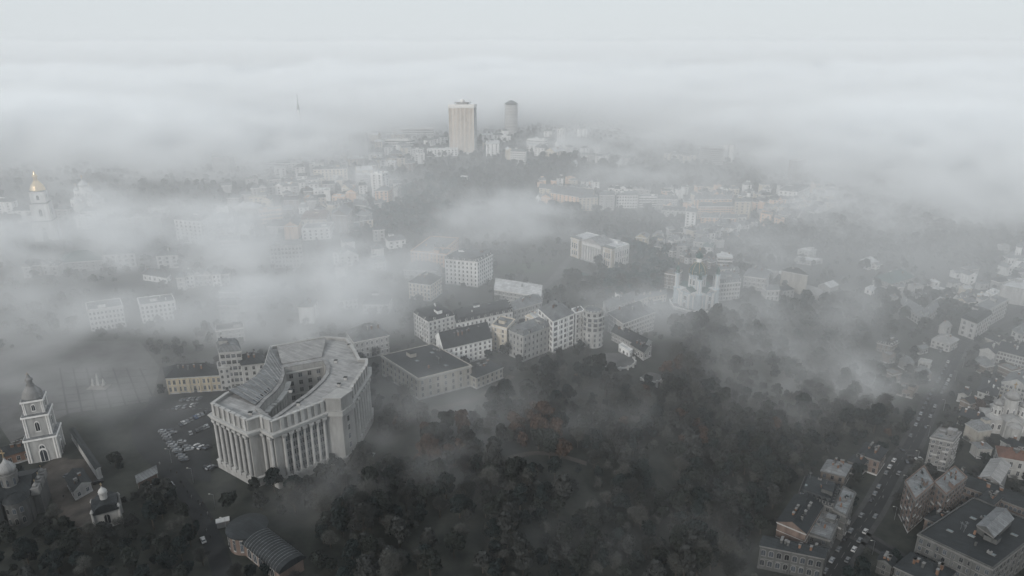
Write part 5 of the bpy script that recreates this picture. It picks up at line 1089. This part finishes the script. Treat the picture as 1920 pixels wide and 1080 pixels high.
for i,p in enumerate([(372,944),(376,950),(381,947),(385,960),(390,966),(378,970),(393,973),(368,985),(398,978),(352,925),(360,935),(345,915),(340,908),(388,998),(320,886),(395,1010),(150,905),(140,925),(120,935),(300,872),(332,890),(1640,965),(1655,935),(1702,860)]):
    q=at(*p); c_,me=PM[i%3]; o=bpy.data.objects.new('person',me); link(o); o.location=(q.x,q.y,terr(q.x,q.y)+.27); o.rotation_euler=(0,0,rnd.uniform(0,6)); o.scale=(1.05,)*3
    place='on the path to the square' if i<16 else ('in the monastery yard' if i<19 else ('at the parking lot edge' if i<21 else 'on the street pavement'))
    tag(o,f'person in a {c_} coat walking {place}','person',f'people in {c_} coats {place}')
for i,p in enumerate([(1655,975),(1676,915),(1700,868),(1722,820),(1752,770),(1775,715),(400,1000),(380,955),(340,905),(300,868),(1612,1040),(1790,690)]):
    q=at(*p); root=thing('street_lamp',(q.x+6,q.y,terr(q.x+6,q.y)),'thin grey street lamp on the kerb of '+('the long street' if p[0]>900 else 'the lane to the square'),'street lamp','street lamps of '+('the long street' if p[0]>900 else 'the lane to the square'))
    k=MB(); k.tube((0,0,0),(0,0,8),.11,.07,'metal',6); k.tube((0,0,8),(-1.6,0,8.4),.06,.05,'metal',5); k.build('pole',root); k=MB(); k.prism([(-2.2,-.15),(-1.4,-.15),(-1.4,.15),(-2.2,.15)],8.32,8.46,'lamp'); k.build('lamp_head',root)
# ---------------------------------------------------------------- trees
def crown_mesh(name,seed,m,h=11,r=4.2,n=1000,lf=.62,bare=False,conic=0):
    rn=np.random.default_rng(seed); V=[];F=[]
    lobes=[]
    for i in range(11):
        a=rn.uniform(0,6.28); rr=r*rn.uniform(.15,.72); z=h*rn.uniform(.38,.86); rr*=math.sin(min(1,(1.08-z/h)*1.9)*1.57)
        lobes.append((rr*math.cos(a),rr*math.sin(a),z,r*rn.uniform(.28,.5)))
    lobes.append((0,0,h*.8,r*.42)); lobes.append((0,0,h*.55,r*.6))
    if conic: lobes=[(0,0,h*(.15+.8*i/9),r*(1-.85*i/9)) for i in range(10)]
    for k in range(n):
        L=lobes[rn.integers(len(lobes))]; d=rn.normal(size=3); d/=np.linalg.norm(d); d[2]=abs(d[2])*1.0 if rn.random()<.75 else d[2]
        p=np.array(L[:3])+d*L[3]*rn.uniform(.72,1.12)*np.array([1,1,.82])
        s_=lf*rn.uniform(.5,1.3)
        nrm=d+rn.normal(size=3)*.55; nrm/=np.linalg.norm(nrm); t=np.cross(nrm,rn.normal(size=3)); t/=np.linalg.norm(t); b=np.cross(nrm,t)
        if bare:
            L2=s_*3.2; d2=d+rn.normal(size=3)*.5; d2/=np.linalg.norm(d2); w_=.055
            i0=len(V); V+=[p-t*w_-d2*L2*.5,p+t*w_-d2*L2*.5,p+d2*L2*.5]; F.append((i0,i0+1,i0+2))
        else:
            i0=len(V); V+=[p-t*s_-b*s_*.6,p+t*s_*.8-b*s_*.8,p+t*s_+b*s_*.7,p-t*s_*.7+b*s_]; F.append((i0,i0+1,i0+2,i0+3))
    me=bpy.data.meshes.new(name); me.from_pydata([tuple(v) for v in V],[],F); me.materials.append(MATS[m]); return me
def trunk_mesh(seed,h=11,r=4.2):
    rn=random.Random(seed); b=MB(); b.tube((0,0,-1.5),(.1,.1,h*.45),.34,.22,'bark',7); b.tube((.1,.1,h*.45),(.3,-.1,h*.82),.22,.06,'bark',6)
    for i in range(9):
        a=rn.uniform(0,6.28); z=h*rn.uniform(.25,.6); rr=r*rn.uniform(.5,.95); e=(rr*math.cos(a),rr*math.sin(a),z+h*rn.uniform(.15,.35)); b.tube((.1,.1,z),e,.13,.04,'bark',5)
        for j in range(2): b.tube(Vector((.1,.1,z)).lerp(Vector(e),.55),(e[0]+rn.uniform(-1,1),e[1]+rn.uniform(-1,1),e[2]+rn.uniform(.3,1.5)),.06,.02,'bark',4)
    return b.mesh('trunk')
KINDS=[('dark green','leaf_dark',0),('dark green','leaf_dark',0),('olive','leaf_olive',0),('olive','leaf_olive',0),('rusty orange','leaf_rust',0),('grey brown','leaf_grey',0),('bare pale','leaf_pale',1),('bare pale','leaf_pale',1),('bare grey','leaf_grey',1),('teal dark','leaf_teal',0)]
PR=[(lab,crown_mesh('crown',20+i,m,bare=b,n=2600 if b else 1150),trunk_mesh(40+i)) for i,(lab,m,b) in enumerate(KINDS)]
# low detail crowns for far woods
hid=bpy.data.collections.new('tree_sources')
SRC=[]
for i,(lab,m,b) in enumerate(KINDS):
    me=crown_mesh('crown_far',60+i,m,n=900 if b else 320,lf=1.0 if not b else 1.0,bare=b); o=bpy.data.objects.new('tree_source_%d'%i,me); hid.objects.link(o); SRC.append(o)
def inpoly(x,y,P):
    c_=False; n=len(P)
    for i in range(n):
        x1,y1=P[i][:2]; x2,y2=P[(i+1)%n][:2]
        if (y1>y)!=(y2>y) and x<(x2-x1)*(y-y1)/(y2-y1)+x1: c_=not c_
    return c_
FB=[(min(p[0] for p in P)-3,max(p[0] for p in P)+3,min(p[1] for p in P)-3,max(p[1] for p in P)+3,P) for P in FOOT]
def blocked(x,y,mg=2.6):
    for x0,x1,y0,y1,P in FB:
        if x0<x<x1 and y0<y<y1:
            if inpoly(x,y,P): return True
            for i in range(len(P)):
                a=Vector(P[i][:2]); b=Vector(P[(i+1)%len(P)][:2]); d=b-a; t=max(0,min(1,(Vector((x,y))-a).dot(d)/max(d.length_squared,.01)))
                if (a+d*t-Vector((x,y))).length<mg: return True
    for P,w_ in ROADS:
        for q in P[::2]:
            if abs(q[0]-x)<w_+3 and abs(q[1]-y)<w_+3 and (q[0]-x)**2+(q[1]-y)**2<(w_+.8)**2: return True
    return False
WOOD=[[(540,1100),(560,1010),(700,850),(740,770),(960,720),(1100,690),(1230,740),(1260,620),(1600,560),(1640,700),(1690,760),(1640,820),(1540,860),(1470,930),(1400,1010),(1390,1100)],
 [(-40,1110),(-40,1000),(90,985),(200,965),(225,925),(300,905),(340,960),(390,1040),(400,1110)],[(470,925),(560,900),(690,850),(640,960),(520,960)],
 [(860,330),(1040,300),(1300,320),(1320,350),(1000,340),(960,380),(1100,400),(1250,410),(1290,430),(1200,440),(1080,430),(880,430),(760,420),(700,420),(760,360)],
 [(1180,460),(1260,480),(1250,540),(1130,560),(1000,560),(1100,510)],[(1320,430),(1500,400),(1600,380),(1930,380),(1930,500),(1700,480),(1560,480),(1400,500),(1380,470)],
 [(650,440),(660,420),(770,365),(850,380),(840,410),(740,440)],[(1640,560),(1700,540),(1840,600),(1740,640),(1640,620)]]
def wooddens(px,py):
    for P in CLEARPX:
        if inpoly(px,py,P): return 0.0
    for P in WOOD:
        if inpoly(px,py,P): return 1.0
    if px>1500 and py>560: return .62
    return .30 if py>330 else .40
pts=[]
rnd=random.Random(77)
y=150.0
while y<2100:
    sp=6.6 if y<520 else 7.5 if y<900 else 11
    x=-y*.82-60
    while x<y*.82+90:
        xx=x+rnd.uniform(-.45,.45)*sp; yy=y+rnd.uniform(-.45,.45)*sp; x+=sp
        z=terr(xx,yy); px,py,dp=proj(xx,yy,z)
        if px<-60 or px>1980 or py>1170: continue
        if rnd.random()>wooddens(px,py): continue
        cl=mnoise.noise(Vector((xx/38,yy/38,9.7)))
        if cl>.33 and rnd.random()<.75: continue
        if blocked(xx,yy): continue
        r_=rnd.random(); nn=mnoise.noise(Vector((xx/60,yy/60,3.1)))
        rust=(680<px<880 and 805<py<875) or (960<px<1150 and 775<py<880) or (1250<px<1320 and 800<py<850); teal=(640<px<860 and 350<py<450) or (1130<px<1290 and 440<py<560)
        if teal: k=9 if r_<.75 else 5
        elif rust and nn>-.15: k=4 if r_<.5 else (5 if r_<.8 else 2)
        elif r_<.008: k=4
        elif r_<.30+nn*.3: k=rnd.choice((6,7,8))
        elif r_<.45: k=5
        else: k=rnd.choice((0,1,2,3))
        s_=rnd.choice((.5,.62,.75,.85,.95,1.05,1.15,1.3))*rnd.uniform(.93,1.07)*(1.0 if wooddens(px,py)>.9 else .72)*(1 if y<900 else 1.25)
        s_*=1+.45*mnoise.noise(Vector((xx/27,yy/27,21.0)))
        if px<420 and py>900: s_*=.8
        pts.append((xx,yy,z,s_,rnd.uniform(0,6.28),k,px,py,dp))
    y+=sp
print('TREES',len(pts))
# the trees that show largest become individuals
order=sorted(range(len(pts)),key=lambda i:-pts[i][3]/pts[i][8] if (-10<pts[i][6]<1930 and 0<pts[i][7]<1125) else 1)
big=set(order[:300])
def region(px,py):
    if px<430: return ('among the monastery gardens','monastery garden trees')
    if px<600: return ('round the funicular station','trees round the station')
    if px<800: return ('on the slope under the curved building','trees under the curved building')
    if px<1000: return ('in the dark park below the rust coloured trees','dark park trees')
    if px<1250: return ('in the dark heart of the wooded hill','trees in the heart of the wooded hill')
    if px<1480: return ('on the wooded hill above the theatre','trees above the theatre')
    return ('between the houses along the long street','trees between the street houses')
for i in sorted(big):
    x,y,z,s_,a,k,px,py,dp=pts[i]; lab,cm,tm=PR[k]; pl,gr=region(px,py); size='tall' if s_>1.0 else 'small'
    o=thing('tree',(x,y,z),f'{size} {lab} tree {pl}','tree',f'{size} {lab} {gr}'); o.rotation_euler=(0,0,a); o.scale=(s_*1.0,s_*1.0,s_*(1.05+.2*math.sin(i)))
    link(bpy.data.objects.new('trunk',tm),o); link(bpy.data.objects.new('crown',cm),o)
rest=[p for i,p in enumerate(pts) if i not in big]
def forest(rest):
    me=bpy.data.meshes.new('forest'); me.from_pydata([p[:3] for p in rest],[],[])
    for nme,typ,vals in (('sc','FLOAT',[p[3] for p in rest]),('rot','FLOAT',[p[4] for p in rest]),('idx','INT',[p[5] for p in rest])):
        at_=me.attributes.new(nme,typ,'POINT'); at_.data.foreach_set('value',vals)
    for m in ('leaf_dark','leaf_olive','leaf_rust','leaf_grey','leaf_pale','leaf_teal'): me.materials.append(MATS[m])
    o=bpy.data.objects.new('forest',me); link(o); tag(o,'mass of autumn woodland and garden trees spreading under the fog','forest',kind='stuff')
    g=bpy.data.node_groups.new('forest','GeometryNodeTree'); g.is_modifier=True
    g.interface.new_socket('Geometry',in_out='INPUT',socket_type='NodeSocketGeometry'); g.interface.new_socket('Geometry',in_out='OUTPUT',socket_type='NodeSocketGeometry')
    N=g.nodes; Lk=g.links; gi=N.new('NodeGroupInput'); go=N.new('NodeGroupOutput'); iop=N.new('GeometryNodeInstanceOnPoints'); gti=N.new('GeometryNodeGeometryToInstance')
    for s_ in reversed(SRC):
        oi=N.new('GeometryNodeObjectInfo'); oi.inputs['Object'].default_value=s_; oi.inputs['As Instance'].default_value=True; Lk.new(oi.outputs['Geometry'],gti.inputs[0])
    def attr(nme,typ):
        a=N.new('GeometryNodeInputNamedAttribute'); a.data_type=typ; a.inputs['Name'].default_value=nme; return a.outputs['Attribute']
    cx=N.new('ShaderNodeCombineXYZ'); Lk.new(attr('rot','FLOAT'),cx.inputs[2])
    Lk.new(gi.outputs[0],iop.inputs['Points']); Lk.new(gti.outputs[0],iop.inputs['Instance']); iop.inputs['Pick Instance'].default_value=True
    Lk.new(attr('idx','INT'),iop.inputs['Instance Index']); Lk.new(cx.outputs[0],iop.inputs['Rotation']); Lk.new(attr('sc','FLOAT'),iop.inputs['Scale']); Lk.new(iop.outputs[0],go.inputs[0])
    md=o.modifiers.new('forest','NODES'); md.node_group=g
forest(rest)
# ---------------------------------------------------------------- haze and fog
def volmat(n,dens,attr=False,col=(.975,.988,1.0)):
    m=bpy.data.materials.new(n); m.use_nodes=True; t=m.node_tree; t.nodes.clear()
    o=t.nodes.new('ShaderNodeOutputMaterial'); p=t.nodes.new('ShaderNodeVolumePrincipled')
    p.inputs['Color'].default_value=(*col,1); p.inputs['Density'].default_value=dens; p.inputs['Anisotropy'].default_value=0
    if not attr: p.inputs['Density Attribute'].default_value=''
    t.links.new(p.outputs[0],o.inputs['Volume']); return m
b=MB(); hm=volmat('haze',.00007); MATS['haze']=hm
b.prism([(-24000,-2500),(24000,-2500),(24000,15000),(-24000,15000)],-60,412,'haze'); tag(b.build('haze'),kind='stuff')
class Fd:
    def __init__(s,nt): s.nt=nt
    def n(s,t,*ins,**kw):
        nd=s.nt.nodes.new(t)
        for k,v in kw.items(): setattr(nd,k,v)
        for i,x in enumerate(ins):
            if x is None: continue
            if isinstance(x,(int,float,tuple)): nd.inputs[i].default_value=x
            else: s.nt.links.new(x,nd.inputs[i])
        return nd
    def m(s,op,a,b=None,c=None,clamp=False):
        nd=s.n('ShaderNodeMath',a,b,c,operation=op); nd.use_clamp=clamp; return nd.outputs[0]
    def v(s,op,a,b=None): return s.n('ShaderNodeVectorMath',a,b,operation=op).outputs
    def noise(s,P,off,sc3,det=4,rough=.55):
        q=s.v('MULTIPLY',s.v('ADD',P,off)[0],sc3)[0]; nd=s.n('ShaderNodeTexNoise',q); nd.inputs['Scale'].default_value=1; nd.inputs['Detail'].default_value=det; nd.inputs['Roughness'].default_value=rough; return nd.outputs[0]
def fog(name,lo,hi,res,fn,dens):
    nt=bpy.data.node_groups.new(name,'GeometryNodeTree'); nt.is_modifier=True
    nt.interface.new_socket('Geometry',in_out='INPUT',socket_type='NodeSocketGeometry'); nt.interface.new_socket('Geometry',in_out='OUTPUT',socket_type='NodeSocketGeometry')
    f=Fd(nt); vc=nt.nodes.new('GeometryNodeVolumeCube'); out=nt.nodes.new('NodeGroupOutput'); sm=nt.nodes.new('GeometryNodeSetMaterial')
    m=volmat(name,dens,attr=True); sm.inputs['Material'].default_value=m
    vc.inputs['Min'].default_value=lo; vc.inputs['Max'].default_value=hi
    for ax,r_ in zip('XYZ',res): vc.inputs['Resolution '+ax].default_value=r_
    P=f.n('GeometryNodeInputPosition').outputs[0]; s_=f.n('ShaderNodeSeparateXYZ',P)
    nt.links.new(fn(f,P,*s_.outputs),vc.inputs['Density']); nt.links.new(vc.outputs[0],sm.inputs[0]); nt.links.new(sm.outputs[0],out.inputs[0])
    v=bpy.data.volumes.new(name); v.materials.append(m); o=bpy.data.objects.new(name,v); link(o)
    md=o.modifiers.new('fog','NODES'); md.node_group=nt; o['kind']='stuff'; return o
# banks: centre read on the photograph at a height, then half sizes in metres (across, along, up) and strength
BANKS=[((240,585),18,190,70,36,.55),((560,570),24,145,65,44,.85),((690,560),22,70,45,36,.5),((400,610),16,90,40,30,.55),((60,640),14,120,60,30,.2),((150,735),6,95,45,24,.4),((330,800),4,60,40,20,.12),((165,385),20,90,50,40,.8),((300,455),25,200,55,45,1.0),((500,640),16,70,40,28,.5),((1220,590),14,60,35,24,.6),((1180,330),25,120,50,35,.4),((700,330),25,90,60,35,.3),((640,905),3,60,40,22,.3),((1000,1000),0,80,40,22,.10),((150,455),25,260,60,40,.9),((620,490),25,130,50,40,.75),((420,420),20,160,60,35,.5),
 ((60,250),50,520,260,80,1.0),((350,270),45,380,200,70,1.0),((950,415),25,95,60,38,.75),((860,470),15,60,40,22,.35),
 ((1470,600),22,80,60,38,.6),((1530,700),10,90,50,34,.8),((1250,620),10,60,40,26,.55),((1380,640),10,90,50,34,.45),
 ((1740,280),62,340,230,100,1.0),((1600,330),40,150,90,60,.5),((930,205),60,260,70,44,.5),((1900,350),45,260,200,75,.9),((1420,250),45,260,180,60,.55),((1640,400),25,160,90,45,.45),
 ((1430,470),15,50,60,30,.4),((850,805),10,70,45,34,.5),((720,870),6,60,40,28,.36),((990,790),8,80,45,28,.34),((1380,760),-5,90,50,34,.30),((640,760),10,50,40,30,.2),((1330,1060),-5,50,35,30,.20),
 ((200,690),10,110,50,26,.35),((1180,270),40,260,150,45,.35),((690,610),18,60,40,30,.35)]
def near(f,P,X,Y,Z):
    w_=f.noise(P,(0,0,0),(1/150,1/150,1/90),3); 
    wp=f.v('ADD',P,f.v('MULTIPLY',f.v('SUBTRACT',f.n('ShaderNodeTexNoise',f.v('MULTIPLY',P,(1/130,1/130,1/90))[0]).outputs[1],(.5,.5,.5))[0],(110,110,45))[0])[0]
    acc=None
    for (px,h,rx,ry,rz,a) in [(b[0],b[1],b[2],b[3],b[4],b[5]) for b in BANKS]:
        c_=at(*px,h=h)
        d=f.v('MULTIPLY',f.v('SUBTRACT',wp,tuple(c_))[0],(1/rx,1/ry,1/rz))[0]; L=f.v('DOT_PRODUCT',d,d)[1]
        g=f.m('MULTIPLY',f.m('SUBTRACT',1,L,clamp=True),a)
        acc=g if acc is None else f.m('MAXIMUM',acc,g)
    det=f.noise(P,(90,10,40),(1/85,1/60,1/34),6,.66)
    mod=f.m('MULTIPLY',f.m('SUBTRACT',det,.43),6.5,clamp=True)
    ban=f.m('MULTIPLY',acc,mod)
    # thin ragged ground fog growing with distance
    bn=f.m('MULTIPLY',f.m('SUBTRACT',f.noise(P,(300,50,0),(1/230,1/170,1/120),4),.50),4,clamp=True)
    hf=f.m('SUBTRACT',1,f.m('DIVIDE',f.m('ADD',Z,20),75),clamp=True)
    yd=f.m('DIVIDE',f.m('SUBTRACT',Y,260),900,clamp=True)
    yf=f.m('MULTIPLY',f.m('DIVIDE',f.m('SUBTRACT',Y,235),215,clamp=True),f.m('SUBTRACT',1,f.m('MULTIPLY',f.m('DIVIDE',f.m('SUBTRACT',Y,600),230,clamp=True),.76)))
    thin=f.m('ADD',f.m('MULTIPLY',f.m('MULTIPLY',bn,hf),f.m('MULTIPLY',yd,.26)),f.m('MULTIPLY',yf,f.m('MULTIPLY',f.noise(P,(40,700,0),(1/160,1/110,1/60),5,.62),.082)))
    edge=f.m('DIVIDE',f.m('SUBTRACT',140,Z),25,clamp=True)
    return f.m('MULTIPLY',f.m('ADD',ban,thin),edge)
fog('fog_bank',(-1200,130,-35),(1500,1750,145),(300,190,34),near,.042)
def far(f,P,X,Y,Z,soft=40):
    n1=f.noise(P,(0,0,0),(1/1100,1/700,1/900),5,.6); n2=f.noise(P,(500,900,0),(1/260,1/170,1/150),6,.66)
    top=f.m('ADD',f.m('ADD',f.m('MULTIPLY',n1,170),f.m('MULTIPLY',n2,190)),-90)
    yr=f.m('MULTIPLY',f.m('DIVIDE',f.m('SUBTRACT',Y,1500),7500,clamp=True),235)
    d=f.m('DIVIDE',f.m('SUBTRACT',f.m('ADD',top,yr),Z),soft,clamp=True)
    # the fog sea starts nearer at the sides than in the middle
    st=f.m('SUBTRACT',1690,f.m('MULTIPLY',f.m('ABSOLUTE',f.m('SUBTRACT',X,60)),.62)); e=f.m('DIVIDE',f.m('SUBTRACT',Y,st),200,clamp=True)
    fade=f.m('DIVIDE',f.m('SUBTRACT',12300,Y),4500,clamp=True)
    return f.m('MULTIPLY',f.m('MULTIPLY',d,e),fade)
fog('fog_sea',(-2400,1300,-40),(2700,3600,210),(340,153,32),far,.011)
fog('fog_sea',(-9000,3600,-40),(9500,12500,360),(330,200,40),lambda f,P,X,Y,Z: far(f,P,X,Y,Z,110),.005)
